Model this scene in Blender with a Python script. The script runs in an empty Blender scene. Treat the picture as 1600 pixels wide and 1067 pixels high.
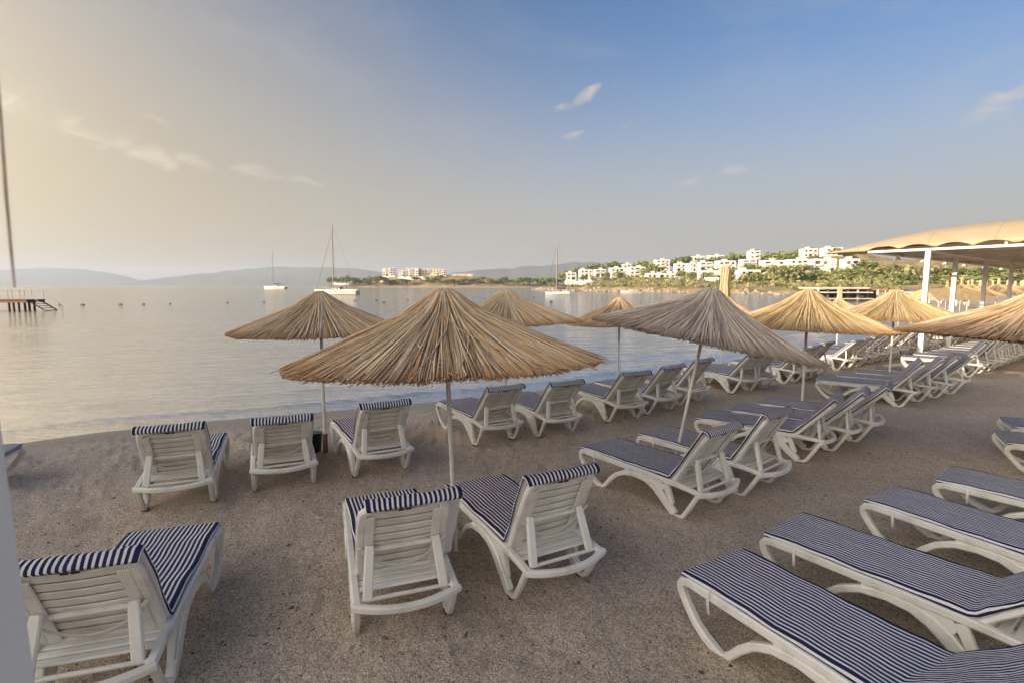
import bpy, bmesh, math, random
import numpy as np
from mathutils import Vector, Matrix

R = math.radians
rnd = random.Random(7)
scene = bpy.context.scene
COL = scene.collection

# ------------------------------------------------------------------ camera
FOC = 822.0                      # focal length in pixels of a 1600 wide picture
CAM_H = 2.2
PITCH = math.atan(87.5 / FOC)
cam_d = bpy.data.cameras.new('camera')
cam_d.sensor_width = 36.0
cam_d.lens = 36.0 * FOC / 1600.0
cam_d.clip_start = 0.05
cam_d.clip_end = 20000
cam_d.dof.use_dof = True
cam_d.dof.focus_distance = 6.0
cam_d.dof.aperture_fstop = 5.6
cam = bpy.data.objects.new('camera', cam_d)
COL.objects.link(cam)
cam.location = (0, 0, CAM_H)
cam.rotation_euler = (R(90) - PITCH, 0, 0)
scene.camera = cam

# ------------------------------------------------------------------ light
SUN_EL, SUN_AZ = 13.0, -120.0     # azimuth measured from +Y, clockwise
to_sun = Vector((math.sin(R(SUN_AZ)) * math.cos(R(SUN_EL)), math.cos(R(SUN_AZ)) * math.cos(R(SUN_EL)), math.sin(R(SUN_EL))))
sun_d = bpy.data.lights.new('sun', 'SUN')
sun_d.energy = 2.0
sun_d.angle = R(0.6)
sun_d.color = (1.0, 0.80, 0.55)
sun = bpy.data.objects.new('sun', sun_d)
COL.objects.link(sun)
sun.rotation_euler = to_sun.to_track_quat('Z', 'Y').to_euler()
sun.location = (0, 0, 30)

world = bpy.data.worlds.new('World')
scene.world = world
world.use_nodes = True
wt = world.node_tree
wt.nodes.clear()


class NT:
    """small node-tree helper"""
    def __init__(self, tree):
        self.t = tree

    def n(self, typ, **kw):
        nd = self.t.nodes.new(typ)
        for k, v in kw.items():
            if k == 'ins':
                for i, val in v.items():
                    if hasattr(val, 'is_output'):
                        self.t.links.new(val, nd.inputs[i])
                    elif val is not None:
                        nd.inputs[i].default_value = val
            else:
                setattr(nd, k, v)
        return nd

    def math(self, op, a, b=None, c=None, clamp=False):
        nd = self.n('ShaderNodeMath', operation=op, use_clamp=clamp, ins={0: a})
        if b is not None:
            self.put(nd.inputs[1], b)
        if c is not None:
            self.put(nd.inputs[2], c)
        return nd.outputs[0]

    def put(self, sock, v):
        if hasattr(v, 'is_output'):
            self.t.links.new(v, sock)
        else:
            sock.default_value = v

    def mix(self, fac, a, b, typ='RGBA', blend='MIX'):
        nd = self.n('ShaderNodeMix', data_type=typ)
        if typ == 'RGBA':
            nd.blend_type = blend
            ia, ib, io = 6, 7, 2
        else:
            ia, ib, io = 2, 3, 0
        self.put(nd.inputs[0], fac)
        self.put(nd.inputs[ia], a)
        self.put(nd.inputs[ib], b)
        return nd.outputs[io]

    def ramp(self, fac, stops, interp='LINEAR'):
        nd = self.n('ShaderNodeValToRGB', ins={0: fac})
        cr = nd.color_ramp
        cr.interpolation = interp
        while len(cr.elements) < len(stops):
            cr.elements.new(0.5)
        for e, (p, c) in zip(cr.elements, stops):
            e.position = p
            e.color = c if len(c) == 4 else (*c, 1)
        return nd.outputs[0]

    def noise(self, vec, scale, detail=4, rough=0.55, dist=0.0):
        nd = self.n('ShaderNodeTexNoise', ins={'Scale': scale, 'Detail': detail, 'Roughness': rough, 'Distortion': dist})
        if vec is not None:
            self.t.links.new(vec, nd.inputs['Vector'])
        return nd.outputs['Fac']

    def mapping(self, vec, scale=(1, 1, 1), rot=(0, 0, 0), loc=(0, 0, 0)):
        nd = self.n('ShaderNodeMapping', ins={'Location': loc, 'Rotation': rot, 'Scale': scale})
        self.t.links.new(vec, nd.inputs['Vector'])
        return nd.outputs[0]


W = NT(wt)
sky = W.n('ShaderNodeTexSky', sky_type='NISHITA', sun_disc=False, sun_elevation=R(SUN_EL), sun_rotation=R(SUN_AZ),
          altitude=0, air_density=1.0, dust_density=1.5, ozone_density=1.5)
geo = W.n('ShaderNodeTexCoord')
sep = W.n('ShaderNodeSeparateXYZ', ins={0: geo.outputs['Generated']})
vx, vy, vz = sep.outputs
# haze veil: strongest at the horizon, warm on the left (west) side
elev = W.math('MAXIMUM', vz, 0.0)
lat = W.math('DIVIDE', vx, W.math('MAXIMUM', W.math('SQRT', W.math('ADD', W.math('MULTIPLY', vx, vx), W.math('MULTIPLY', vy, vy))), 0.01))
hor = W.math('MAXIMUM', W.math('SQRT', W.math('ADD', W.math('MULTIPLY', vx, vx), W.math('MULTIPLY', vy, vy))), 0.01)
azs = W.math('DIVIDE', W.math('ADD', W.math('MULTIPLY', vx, math.sin(R(SUN_AZ))), W.math('MULTIPLY', vy, math.cos(R(SUN_AZ)))), hor)
left = W.n('ShaderNodeMapRange', interpolation_type='SMOOTHSTEP', ins={0: azs, 1: -0.72, 2: 0.45, 3: 0.0, 4: 1.0}).outputs[0]
cream = W.mix(left, (1.0, 0.90, 0.78, 1), (0.98, 0.77, 0.43, 1))
veil_top = W.mix(left, (0.46, 0, 0, 1), (1.05, 0, 0, 1))
vt = W.n('ShaderNodeSeparateColor', ins={0: veil_top}).outputs[0]
veil = W.n('ShaderNodeMapRange', interpolation_type='SMOOTHSTEP', ins={0: elev, 1: 0.0, 2: vt, 3: 1.0, 4: 0.0}).outputs[0]
veil = W.math('POWER', veil, 1.15)
blue = W.n('ShaderNodeVectorMath', operation='MULTIPLY', ins={0: sky.outputs[0], 1: (0.225, 0.305, 0.405)}).outputs[0]
VEIL = 1.28
# bright hazy glow round the low sun, outside the frame on the left
sdot = W.n('ShaderNodeVectorMath', operation='DOT_PRODUCT', ins={0: geo.outputs['Generated'], 1: tuple(to_sun)}).outputs['Value']
glow = W.math('POWER', W.math('MAXIMUM', W.math('ADD', W.math('MULTIPLY', sdot, .5), .5), 0.0), 7.0)
gain = W.math('ADD', W.math('MULTIPLY', glow, 15.5 * VEIL), VEIL)
glow_c = W.mix(W.math('MULTIPLY', glow, 3.0, clamp=True), cream, (1.0, .88, .74, 1))
creamv = W.n('ShaderNodeVectorMath', operation='SCALE', ins={0: glow_c, 'Scale': gain}).outputs[0]
col = W.mix(veil, blue, creamv)
# thin cloud wisps: (azimuth, elevation) patches broken up by noise
def sky_dir(u, v):
    x = (u - 800) / FOC
    y = -(v - 533.5) / FOC
    d = Vector((x, math.cos(PITCH) + y * math.sin(PITCH), -math.sin(PITCH) + y * math.cos(PITCH))).normalized()
    return math.atan2(d.x, d.y), math.asin(d.z)


az_n = W.math('ARCTAN2', vx, vy)
el_n = W.math('ARCSINE', W.math('MINIMUM', W.math('MAXIMUM', vz, -1.0), 1.0))
WISPS = [(40, 165, 70, 22, .1, .55), (110, 200, 95, 30, .35, .6), (215, 235, 80, 22, .3, .65), (232, 182, 40, 12, .4, .5), (305, 253, 36, 14, .2, .8), (405, 272, 60, 15, .15, .8), (470, 283, 60, 10, .1, .5), (72, 98, 14, 10, 0, .4),
         (915, 152, 40, 13, -.5, .95), (880, 166, 22, 8, -.3, .7), (962, 133, 22, 6, -.5, .5), (890, 214, 30, 8, -.3, .6), (990, 190, 30, 12, -.4, .3), (1560, 165, 85, 28, -.45, .75), (1620, 130, 70, 26, -.45, .7), (1090, 281, 45, 9, -.2, .5), (1150, 265, 45, 9, -.15, .7),
         (1480, 275, 70, 10, -.25, .35), (1180, 118, 40, 8, -.3, .2)]
wz = None
for (u, v, rx, ry, rot, amp) in WISPS:
    a0, e0 = sky_dir(u, v)
    sx = rx / FOC * math.cos(a0) ** 1.2
    sy = ry / FOC * math.cos(a0)
    da = W.math('SUBTRACT', az_n, a0)
    de = W.math('SUBTRACT', el_n, e0)
    c_, s_ = math.cos(rot), math.sin(rot)
    # rot > 0 slopes down to the right
    p = W.math('DIVIDE', W.math('SUBTRACT', W.math('MULTIPLY', da, c_), W.math('MULTIPLY', de, s_)), sx)
    q = W.math('DIVIDE', W.math('ADD', W.math('MULTIPLY', da, s_), W.math('MULTIPLY', de, c_)), sy)
    m_ = W.math('SUBTRACT', 1.0, W.math('ADD', W.math('MULTIPLY', p, p), W.math('MULTIPLY', q, q)))
    m_ = W.math('MULTIPLY', W.math('MAXIMUM', m_, 0.0), amp)
    wz = m_ if wz is None else W.math('MAXIMUM', wz, m_)
cvec = W.n('ShaderNodeCombineXYZ', ins={0: az_n, 1: W.math('MULTIPLY', el_n, 2.2), 2: 0.0}).outputs[0]
c1 = W.noise(cvec, 15.0, 9, .66, .5)
cl = W.n('ShaderNodeMapRange', ins={0: W.math('ADD', c1, W.math('MULTIPLY', wz, .34)), 1: .62, 2: .92, 3: 0.0, 4: 1.0}).outputs[0]
cl = W.math('MULTIPLY', cl, W.n('ShaderNodeMapRange', ins={0: wz, 1: 0.0, 2: .25, 3: 0.0, 4: .9}).outputs[0], clamp=True)
# the same thin veil carries on over the whole sky
cl2 = W.math('MULTIPLY', W.n('ShaderNodeMapRange', ins={0: W.noise(cvec, 3.2, 7, .6, .4), 1: .52, 2: .80, 3: 0.0, 4: .22}).outputs[0],
             W.n('ShaderNodeMapRange', ins={0: elev, 1: 0.1, 2: 0.3, 3: 0.0, 4: 1.0}).outputs[0], clamp=True)
cl = W.math('MAXIMUM', cl, cl2)
ccol = W.n('ShaderNodeVectorMath', operation='SCALE', ins={0: W.mix(.35, cream, (1, .95, .9, 1)), 'Scale': W.math('MULTIPLY', gain, 1.32)}).outputs[0]
col = W.mix(cl, col, ccol)
bg = W.n('ShaderNodeBackground', ins={'Color': col, 'Strength': 0.10})
wo = W.n('ShaderNodeOutputWorld', ins={'Surface': bg.outputs[0]})

scene.view_settings.view_transform = 'Standard'
scene.view_settings.look = 'None'
scene.view_settings.exposure = 2.05
scene.view_settings.gamma = 1.0
scene.render.engine = 'CYCLES'
scene.cycles.use_denoising = True
scene.cycles.max_bounces = 6
scene.cycles.diffuse_bounces = 3
scene.cycles.glossy_bounces = 3
scene.cycles.transparent_max_bounces = 8
scene.cycles.volume_bounces = 0
scene.cycles.caustics_reflective = False
scene.cycles.caustics_refractive = False


# ------------------------------------------------------------------ helpers
def at(u, v, z=0.0):
    """ground point at height z seen at pixel (u, v) of the 1600 x 1067 photograph"""
    x = (u - 800) / FOC
    y = -(v - 533.5) / FOC
    d = Vector((x, math.cos(PITCH) + y * math.sin(PITCH), -math.sin(PITCH) + y * math.cos(PITCH)))
    t = (z - CAM_H) / d.z
    return Vector((d.x * t, d.y * t, z))


def at_d(u, v, dist):
    """point on the sight line of pixel (u, v) at forward distance dist"""
    x = (u - 800) / FOC
    y = -(v - 533.5) / FOC
    d = Vector((x, math.cos(PITCH) + y * math.sin(PITCH), -math.sin(PITCH) + y * math.cos(PITCH)))
    t = dist / d.y
    return Vector((d.x * t, dist, CAM_H + d.z * t))


class MB:
    """collects shapes for one mesh"""
    def __init__(self):
        self.v, self.f, self.m, self.a = [], [], [], []
        self.av = 0.0

    def add(self, vs, fs, mat=0):
        b = len(self.v)
        self.v += [tuple(p) for p in vs]
        self.a += [self.av] * len(vs)
        self.f += [tuple(i + b for i in f) for f in fs]
        self.m += [mat] * len(fs)

    def box(self, c, s, rot=None, mat=0, bev=0.0):
        hx, hy, hz = s[0] / 2, s[1] / 2, s[2] / 2
        if bev <= 0:
            vs = [Vector((x, y, z)) for x in (-hx, hx) for y in (-hy, hy) for z in (-hz, hz)]
            fs = [(0, 1, 3, 2), (4, 6, 7, 5), (0, 4, 5, 1), (2, 3, 7, 6), (0, 2, 6, 4), (1, 5, 7, 3)]
        else:
            b = min(bev, hx * .9, hy * .9, hz * .9)
            vs, fs = [], []
            prof = [(-hy + b, -hz), (hy - b, -hz), (hy, -hz + b), (hy, hz - b), (hy - b, hz), (-hy + b, hz), (-hy, hz - b), (-hy, -hz + b)]
            for xi, k in ((-hx, b), (-hx + b, 0), (hx - b, 0), (hx, b)):
                for (y, z) in prof:
                    sy = (abs(y) - k) / abs(y) if abs(y) > k else 0
                    sz = (abs(z) - k) / abs(z) if abs(z) > k else 0
                    vs.append(Vector((xi, y * sy, z * sz)))
            for r_ in range(3):
                for i in range(8):
                    j = (i + 1) % 8
                    fs.append((r_ * 8 + i, r_ * 8 + j, r_ * 8 + 8 + j, r_ * 8 + 8 + i))
            fs.append(tuple(range(7, -1, -1)))
            fs.append(tuple(range(24, 32)))
        if rot is not None:
            vs = [rot @ p for p in vs]
        vs = [p + Vector(c) for p in vs]
        self.add(vs, fs, mat)

    def tube(self, pts, rad, n=8, mat=0, cap=True, flat=1.0):
        pts = [Vector(p) for p in pts]
        if not isinstance(rad, (list, tuple)):
            rad = [rad] * len(pts)
        vs, fs = [], []
        up0 = None
        for i, p in enumerate(pts):
            a = pts[max(i - 1, 0)]
            b = pts[min(i + 1, len(pts) - 1)]
            d = (b - a).normalized()
            if up0 is None:
                up0 = Vector((0, 0, 1)) if abs(d.z) < .9 else Vector((1, 0, 0))
            s = d.cross(up0)
            if s.length < 1e-4:
                s = d.cross(Vector((0, 1, 0)))
            s.normalize()
            u = s.cross(d).normalized()
            for k in range(n):
                t = 2 * math.pi * (k + .5) / n
                vs.append(p + s * math.cos(t) * rad[i] + u * math.sin(t) * rad[i] * flat)
        for i in range(len(pts) - 1):
            for k in range(n):
                j = (k + 1) % n
                fs.append((i * n + k, i * n + j, (i + 1) * n + j, (i + 1) * n + k))
        if cap:
            fs.append(tuple(range(n - 1, -1, -1)))
            fs.append(tuple(range((len(pts) - 1) * n, len(pts) * n)))
        self.add(vs, fs, mat)

    def beam(self, pts, w, t, up=(0, 0, 1), bev=0.008, mat=0):
        """rounded rectangular bar along pts; t = size along the in-plane normal (may be a list), w = size along 'up'"""
        pts = [Vector(p) for p in pts]
        n_ = len(pts)
        if not isinstance(t, (list, tuple)):
            t = [t] * n_
        if not isinstance(w, (list, tuple)):
            w = [w] * n_
        up = Vector(up)
        vs, fs = [], []
        for i, p in enumerate(pts):
            d = Vector((0, 0, 0))
            if i > 0:
                d += (p - pts[i - 1]).normalized()
            if i < n_ - 1:
                d += (pts[i + 1] - p).normalized()
            d.normalize()
            nn = d.cross(up).normalized()
            uu = nn.cross(d).normalized()
            a, b = t[i] / 2, w[i] / 2
            e = min(bev, a * .8, b * .8)
            for (q, s) in ((-a + e, -b), (a - e, -b), (a, -b + e), (a, b - e), (a - e, b), (-a + e, b), (-a, b - e), (-a, -b + e)):
                vs.append(p + nn * q + uu * s)
        for i in range(n_ - 1):
            for k in range(8):
                j = (k + 1) % 8
                fs.append((i * 8 + k, i * 8 + j, i * 8 + 8 + j, i * 8 + 8 + k))
        fs.append(tuple(range(7, -1, -1)))
        fs.append(tuple(range((n_ - 1) * 8, n_ * 8)))
        self.add(vs, fs, mat)

    def disc(self, c, r, h, n=14, mat=0, r2=None):
        self.tube([Vector(c), Vector(c) + Vector((0, 0, h))], [r, r if r2 is None else r2], n, mat)

    def mesh(self, name, mats, smooth=None, attr=None):
        me = bpy.data.meshes.new(name)
        me.from_pydata(self.v, [], self.f)
        for m_ in (mats if isinstance(mats, (list, tuple)) else [mats]):
            me.materials.append(m_)
        if any(self.m):
            me.polygons.foreach_set('material_index', self.m)
        if attr:
            at_ = me.attributes.new(attr, 'FLOAT', 'POINT')
            at_.data.foreach_set('value', self.a)
        me.update()
        if smooth is not None:
            me.shade_smooth()
            me.set_sharp_from_angle(angle=R(smooth))
        return me


def obj(name, me, parent=None, kind=None):
    o = bpy.data.objects.new(name, me)
    COL.objects.link(o)
    if parent is not None:
        o.parent = parent
    if kind:
        o['kind'] = kind
    return o


def tag(o, label, cat, group=None):
    o['label'] = label
    o['category'] = cat
    if group:
        o['group'] = group
    return o


def thing(name, label, cat, loc=(0, 0, 0), rz=0.0, group=None):
    o = bpy.data.objects.new(name, None)
    o.empty_display_size = .2
    COL.objects.link(o)
    o.location = loc
    o.rotation_euler = (0, 0, rz)
    return tag(o, label, cat, group)


def copy_tree(src, parent=None):
    c = src.copy()
    COL.objects.link(c)
    c.parent = parent
    for ch in src.children:
        copy_tree(ch, c)
    return c


# ------------------------------------------------------------------ materials
def material(name, base=(.5, .5, .5), rough=.6, var=0.0, vscale=8.0, bump=0.0, bscale=60.0, spec=None, metallic=0.0, dirt=None, dscale=3.0, damount=.5):
    m = bpy.data.materials.new(name)
    m.use_nodes = True
    T = NT(m.node_tree)
    b = m.node_tree.nodes['Principled BSDF']
    tc = T.n('ShaderNodeTexCoord').outputs['Object']
    c = (*base, 1)
    if var > 0:
        nz = T.noise(tc, vscale, 5, .6)
        lo = tuple(x * (1 - var) for x in base)
        hi = tuple(min(1, x * (1 + var)) for x in base)
        c = T.ramp(nz, [(.3, lo), (.7, hi)])
    if dirt is not None:
        nz = T.noise(tc, dscale, 6, .65)
        f = T.n('ShaderNodeMapRange', ins={0: nz, 1: .48, 2: .78, 3: 0.0, 4: damount}).outputs[0]
        c = T.mix(f, c, (*dirt, 1))
    T.put(b.inputs['Base Color'], c)
    b.inputs['Roughness'].default_value = rough
    b.inputs['Metallic'].default_value = metallic
    if spec is not None:
        b.inputs['Specular IOR Level'].default_value = spec
    if bump > 0:
        nz = T.noise(tc, bscale, 4, .6)
        bp = T.n('ShaderNodeBump', ins={'Strength': bump, 'Distance': .01, 'Height': nz})
        T.put(b.inputs['Normal'], bp.outputs[0])
    return m


M_plastic = material('white_plastic', (.82, .80, .745), .38, dirt=(.40, .35, .27), dscale=5.0, damount=.55, bump=.08, bscale=25)
_T = NT(M_plastic.node_tree)
_b = M_plastic.node_tree.nodes['Principled BSDF']
_src = _b.inputs['Base Color'].links[0].from_socket
_rn = _T.n('ShaderNodeObjectInfo').outputs['Random']
_T.put(_b.inputs['Base Color'], _T.mix(1.0, _src, _T.ramp(_rn, [(0, (.86, .85, .81)), (.5, (.97, .965, .95)), (1, (1, 1, 1))]), blend='MULTIPLY'))
M_strap = material('strap_webbing', (.70, .67, .60), .7)
M_rubber = material('dark_rubber', (.05, .04, .035), .7)
M_slot = material('dark_slot', (.04, .035, .03), .8)
M_metal = material('pole_paint', (.50, .48, .44), .42, var=.08, vscale=20, dirt=(.30, .22, .15), dscale=9, damount=.6)
M_metal2 = material('pole_paint_white', (.68, .66, .61), .42, var=.05, vscale=20, dirt=(.35, .28, .2), dscale=9, damount=.4)
M_brownpipe = material('rusty_sleeve', (.20, .10, .055), .7, var=.3, vscale=30)
M_white = material('white_paint', (.80, .78, .74), .5, var=.04, vscale=3, dirt=(.5, .45, .38), dscale=1.5, damount=.4)
M_darkmetal = material('dark_metal', (.06, .06, .06), .5)
M_bucket = material('black_bucket_plastic', (.02, .02, .022), .45)
M_mat_liner = material('reed_mat_liner', (.22, .14, .075), .9, var=.3, vscale=40)
M_wire = material('tie_wire', (.10, .09, .08), .5, metallic=.6)


def stripe_material():
    m = bpy.data.materials.new('striped_canvas')
    m.use_nodes = True
    T = NT(m.node_tree)
    b = m.node_tree.nodes['Principled BSDF']
    at_ = T.n('ShaderNodeAttribute', attribute_name='stripe').outputs['Fac']
    fr = T.math('FRACT', T.math('DIVIDE', at_, 0.031))
    tri = T.math('ABSOLUTE', T.math('SUBTRACT', fr, 0.5))
    k = T.n('ShaderNodeMapRange', ins={0: tri, 1: 0.205, 2: 0.235, 3: 0.0, 4: 1.0}).outputs[0]
    ab = T.math('ABSOLUTE', at_)
    pipe = T.math('COMPARE', ab, .2945, .0085)
    pipe2 = T.math('COMPARE', ab, .330, .009)
    edge = T.math('MAXIMUM', pipe, pipe2)
    out = T.math('GREATER_THAN', ab, .286)
    k = T.mix(out, k, edge, typ='FLOAT')
    tc = T.n('ShaderNodeTexCoord').outputs['Object']
    nz = T.noise(tc, 6, 5, .6)
    white = T.ramp(nz, [(.3, (.76, .74, .75)), (.75, (.64, .62, .63))])
    navy = T.ramp(nz, [(.3, (.014, .014, .050)), (.75, (.030, .028, .070))])
    T.put(b.inputs['Base Color'], T.mix(k, white, navy))
    b.inputs['Roughness'].default_value = .85
    b.inputs['Specular IOR Level'].default_value = .2
    bp = T.n('ShaderNodeBump', ins={'Strength': .5, 'Distance': .010, 'Height': T.noise(T.mapping(tc, (1.8, .6, 1)), 9, 5, .6)})
    T.put(b.inputs['Normal'], bp.outputs[0])
    return m


M_stripe = stripe_material()


def reed_material(name, stops, tip):
    m = bpy.data.materials.new(name)
    m.use_nodes = True
    T = NT(m.node_tree)
    b = m.node_tree.nodes['Principled BSDF']
    tone = T.n('ShaderNodeAttribute', attribute_name='tone').outputs['Fac']
    along = T.n('ShaderNodeAttribute', attribute_name='along').outputs['Fac']
    tc = T.n('ShaderNodeTexCoord').outputs['Object']
    c = T.ramp(tone, stops)
    nz = T.noise(tc, 22, 4, .6)
    c = T.mix(T.n('ShaderNodeMapRange', ins={0: nz, 1: .35, 2: .7, 3: 0.0, 4: .45}).outputs[0], c, T.mix(.5, c, (.16, .10, .05, 1)))
    f = T.n('ShaderNodeMapRange', ins={0: along, 1: .80, 2: 1.0, 3: 0.0, 4: .75}).outputs[0]
    c = T.mix(f, c, (*tip, 1))
    T.put(b.inputs['Base Color'], c)
    b.inputs['Roughness'].default_value = .6
    return m


M_reed = reed_material('dry_reed', [(0, (.40, .25, .125)), (.3, (.68, .475, .27)), (.7, (.84, .64, .41)), (1, (.90, .77, .57))], (.42, .22, .085))
M_reed_gold = reed_material('golden_reed', [(0, (.38, .255, .12)), (.35, (.60, .44, .22)), (.7, (.72, .56, .32)), (1, (.80, .67, .44))], (.50, .27, .09))
M_reed_gray = reed_material('weathered_grey_reed', [(0, (.32, .25, .18)), (.3, (.56, .46, .36)), (.7, (.72, .61, .49)), (1, (.84, .74, .62))], (.30, .21, .13))


def sand_material():
    m = bpy.data.materials.new('coarse_sand')
    m.use_nodes = True
    T = NT(m.node_tree)
    b = m.node_tree.nodes['Principled BSDF']
    tc = T.n('ShaderNodeNewGeometry').outputs['Position']
    z = T.n('ShaderNodeSeparateXYZ', ins={0: tc}).outputs[2]
    big = T.noise(tc, .9, 5, .6)
    mid = T.noise(tc, 7, 5, .65)
    fine = T.noise(tc, 120, 3, .7)
    fine2 = T.noise(tc, 330, 2, .7)
    c = T.ramp(big, [(.3, (.54, .44, .33)), (.7, (.66, .55, .43))])
    c = T.mix(T.n('ShaderNodeMapRange', ins={0: mid, 1: .35, 2: .7, 3: 0.0, 4: .55}).outputs[0], c, (.43, .35, .27, 1))
    vo = T.n('ShaderNodeTexVoronoi', ins={'Scale': 95.0, 'Vector': tc})
    gr = T.n('ShaderNodeSeparateColor', ins={0: vo.outputs['Color']}).outputs[0]
    vo2 = T.n('ShaderNodeTexVoronoi', ins={'Scale': 210.0, 'Vector': tc})
    gr2 = T.n('ShaderNodeSeparateColor', ins={0: vo2.outputs['Color']}).outputs[0]
    g = T.math('ADD', T.math('MULTIPLY', gr, .6), T.math('MULTIPLY', gr2, .4))
    sp = T.ramp(g, [(0, (.32, .30, .28)), (.4, (.80, .78, .76)), (.75, (1.1, 1.1, 1.1)), (1, (1.6, 1.58, 1.55))])
    c = T.mix(1.0, c, sp, blend='MULTIPLY')
    wet = T.n('ShaderNodeMapRange', interpolation_type='SMOOTHSTEP', ins={0: T.math('ADD', z, T.math('MULTIPLY', mid, .04)), 1: -.115, 2: -.03, 3: 1.0, 4: 0.0}).outputs[0]
    c = T.mix(wet, c, T.mix(1.0, c, (.62, .60, .56, 1), blend='MULTIPLY'))
    # scrubby dry hillside away from the beach
    veg = T.n('ShaderNodeAttribute', attribute_name='scrub').outputs['Fac']
    sc = T.noise(tc, .16, 6, .7)
    sc2 = T.noise(tc, .9, 4, .7)
    hill = T.ramp(sc, [(.34, (.13, .15, .04)), (.44, (.26, .22, .08)), (.52, (.46, .32, .155)), (.68, (.56, .41, .23))])
    hill = T.mix(T.n('ShaderNodeMapRange', ins={0: sc2, 1: .4, 2: .65, 3: 0.0, 4: .6}).outputs[0], hill, (.12, .11, .05, 1))
    c = T.mix(veg, c, hill)
    T.put(b.inputs['Base Color'], c)
    T.put(b.inputs['Roughness'], T.mix(wet, .92, .35, typ='FLOAT'))
    h = T.math('ADD', T.math('MULTIPLY', fine, .5), T.math('MULTIPLY', fine2, .25))
    h = T.math('ADD', h, T.math('MULTIPLY', vo.outputs['Distance'], -.6))
    h = T.math('ADD', h, T.math('MULTIPLY', T.noise(tc, 22, 4, .6), 1.6))
    bp = T.n('ShaderNodeBump', ins={'Strength': .75, 'Distance': .012, 'Height': h})
    T.put(b.inputs['Normal'], bp.outputs[0])
    return m


M_sand = sand_material()


def water_material():
    m = bpy.data.materials.new('sea_water')
    m.use_nodes = True
    nt = m.node_tree
    nt.nodes.clear()
    T = NT(nt)
    tc = T.n('ShaderNodeNewGeometry').outputs['Position']
    n1 = T.noise(T.mapping(tc, (.35, 1.5, 1), (0, 0, R(-14))), .9, 5, .6, .3)
    n2 = T.noise(T.mapping(tc, (.6, 2.2, 1), (0, 0, R(-24))), 3.2, 4, .6, .2)
    n3 = T.noise(T.mapping(tc, (.25, 1.0, 1), (0, 0, R(-8))), .12, 4, .6)
    h = T.math('ADD', T.math('MULTIPLY', n1, .55), T.math('MULTIPLY', n2, .22))
    h = T.math('ADD', h, T.math('MULTIPLY', n3, 1.5))
    bp = T.n('ShaderNodeBump', ins={'Strength': 1.0, 'Distance': .22, 'Height': h})
    fr = T.n('ShaderNodeFresnel', ins={'IOR': 1.33, 'Normal': bp.outputs[0]}).outputs[0]
    gl = T.n('ShaderNodeBsdfGlossy', ins={'Color': (.93, .89, .83, 1), 'Roughness': .08, 'Normal': bp.outputs[0]})
    depth = T.n('ShaderNodeAttribute', attribute_name='depth').outputs['Fac']
    mk = T.n('ShaderNodeMapRange', ins={0: depth, 1: 0.0, 2: 1.0, 3: .25, 4: 1.0}).outputs[0]
    tr = T.n('ShaderNodeBsdfTransparent', ins={'Color': (.82, .86, .80, 1)})
    df = T.n('ShaderNodeBsdfDiffuse', ins={'Color': (.20, .205, .165, 1)})
    body = T.n('ShaderNodeMixShader', ins={0: mk, 1: tr.outputs[0], 2: df.outputs[0]})
    mx = T.n('ShaderNodeMixShader', ins={0: fr, 1: body.outputs[0], 2: gl.outputs[0]})
    T.n('ShaderNodeOutputMaterial', ins={0: mx.outputs[0]})
    return m


M_water = water_material()

# ------------------------------------------------------------------ terrain
WATER_Z = -.15


def gp(u, v):
    q = at(u, v, -.12)
    return (q.x, q.y)


shore_near = [(-90, -42), (-30, -7), gp(-40, 700), gp(20, 692), gp(150, 674), gp(340, 655), gp(500, 642), gp(760, 619), gp(900, 602), gp(1080, 574),
              gp(1200, 555), gp(1320, 536), gp(1400, 523), gp(1465, 510), (29, 37), (39, 49), (53, 68), (62, 92), (66, 118), (62, 141), (52, 162), (42, 182), (30, 200), (18, 232), (12, 280)]
L1 = shore_near + [(28, 330), (120, 420), (400, 520), (900, 600), (900, -400), (-300, -400), (-300, -140)]
L2 = [(-196, 512), (-160, 500), (-110, 494), (-60, 489), (0, 486), (70, 492), (200, 530), (600, 640), (1200, 800), (1200, 1000), (100, 800), (-120, 640), (-190, 545)]


def signed(px, py, poly):
    P = np.array(poly, dtype=np.float64)
    Q = np.roll(P, -1, axis=0)
    best = np.full(px.shape, 1e18)
    inside = np.zeros(px.shape, bool)
    for (ax, ay), (bx, by) in zip(P, Q):
        dx, dy = bx - ax, by - ay
        t = np.clip(((px - ax) * dx + (py - ay) * dy) / (dx * dx + dy * dy), 0, 1)
        d = (px - ax - t * dx) ** 2 + (py - ay - t * dy) ** 2
        best = np.minimum(best, d)
        if ay != by:
            c = ((ay > py) != (by > py)) & (px < (bx - ax) * (py - ay) / (by - ay) + ax)
            inside ^= c
    s = np.sqrt(best)
    return np.where(inside, s, -s)


def sstep(x, a, b):
    t = np.clip((x - a) / (b - a), 0, 1)
    return t * t * (3 - 2 * t)


_rs = np.random.RandomState(3)
_perm = _rs.rand(256, 256)


def vnoise(x, y):
    xi = np.floor(x).astype(int)
    yi = np.floor(y).astype(int)
    fx, fy = x - xi, y - yi
    fx = fx * fx * (3 - 2 * fx)
    fy = fy * fy * (3 - 2 * fy)
    g = lambda a, b: _perm[a & 255, b & 255]
    return (g(xi, yi) * (1 - fx) + g(xi + 1, yi) * fx) * (1 - fy) + (g(xi, yi + 1) * (1 - fx) + g(xi + 1, yi + 1) * fx) * fy


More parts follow.
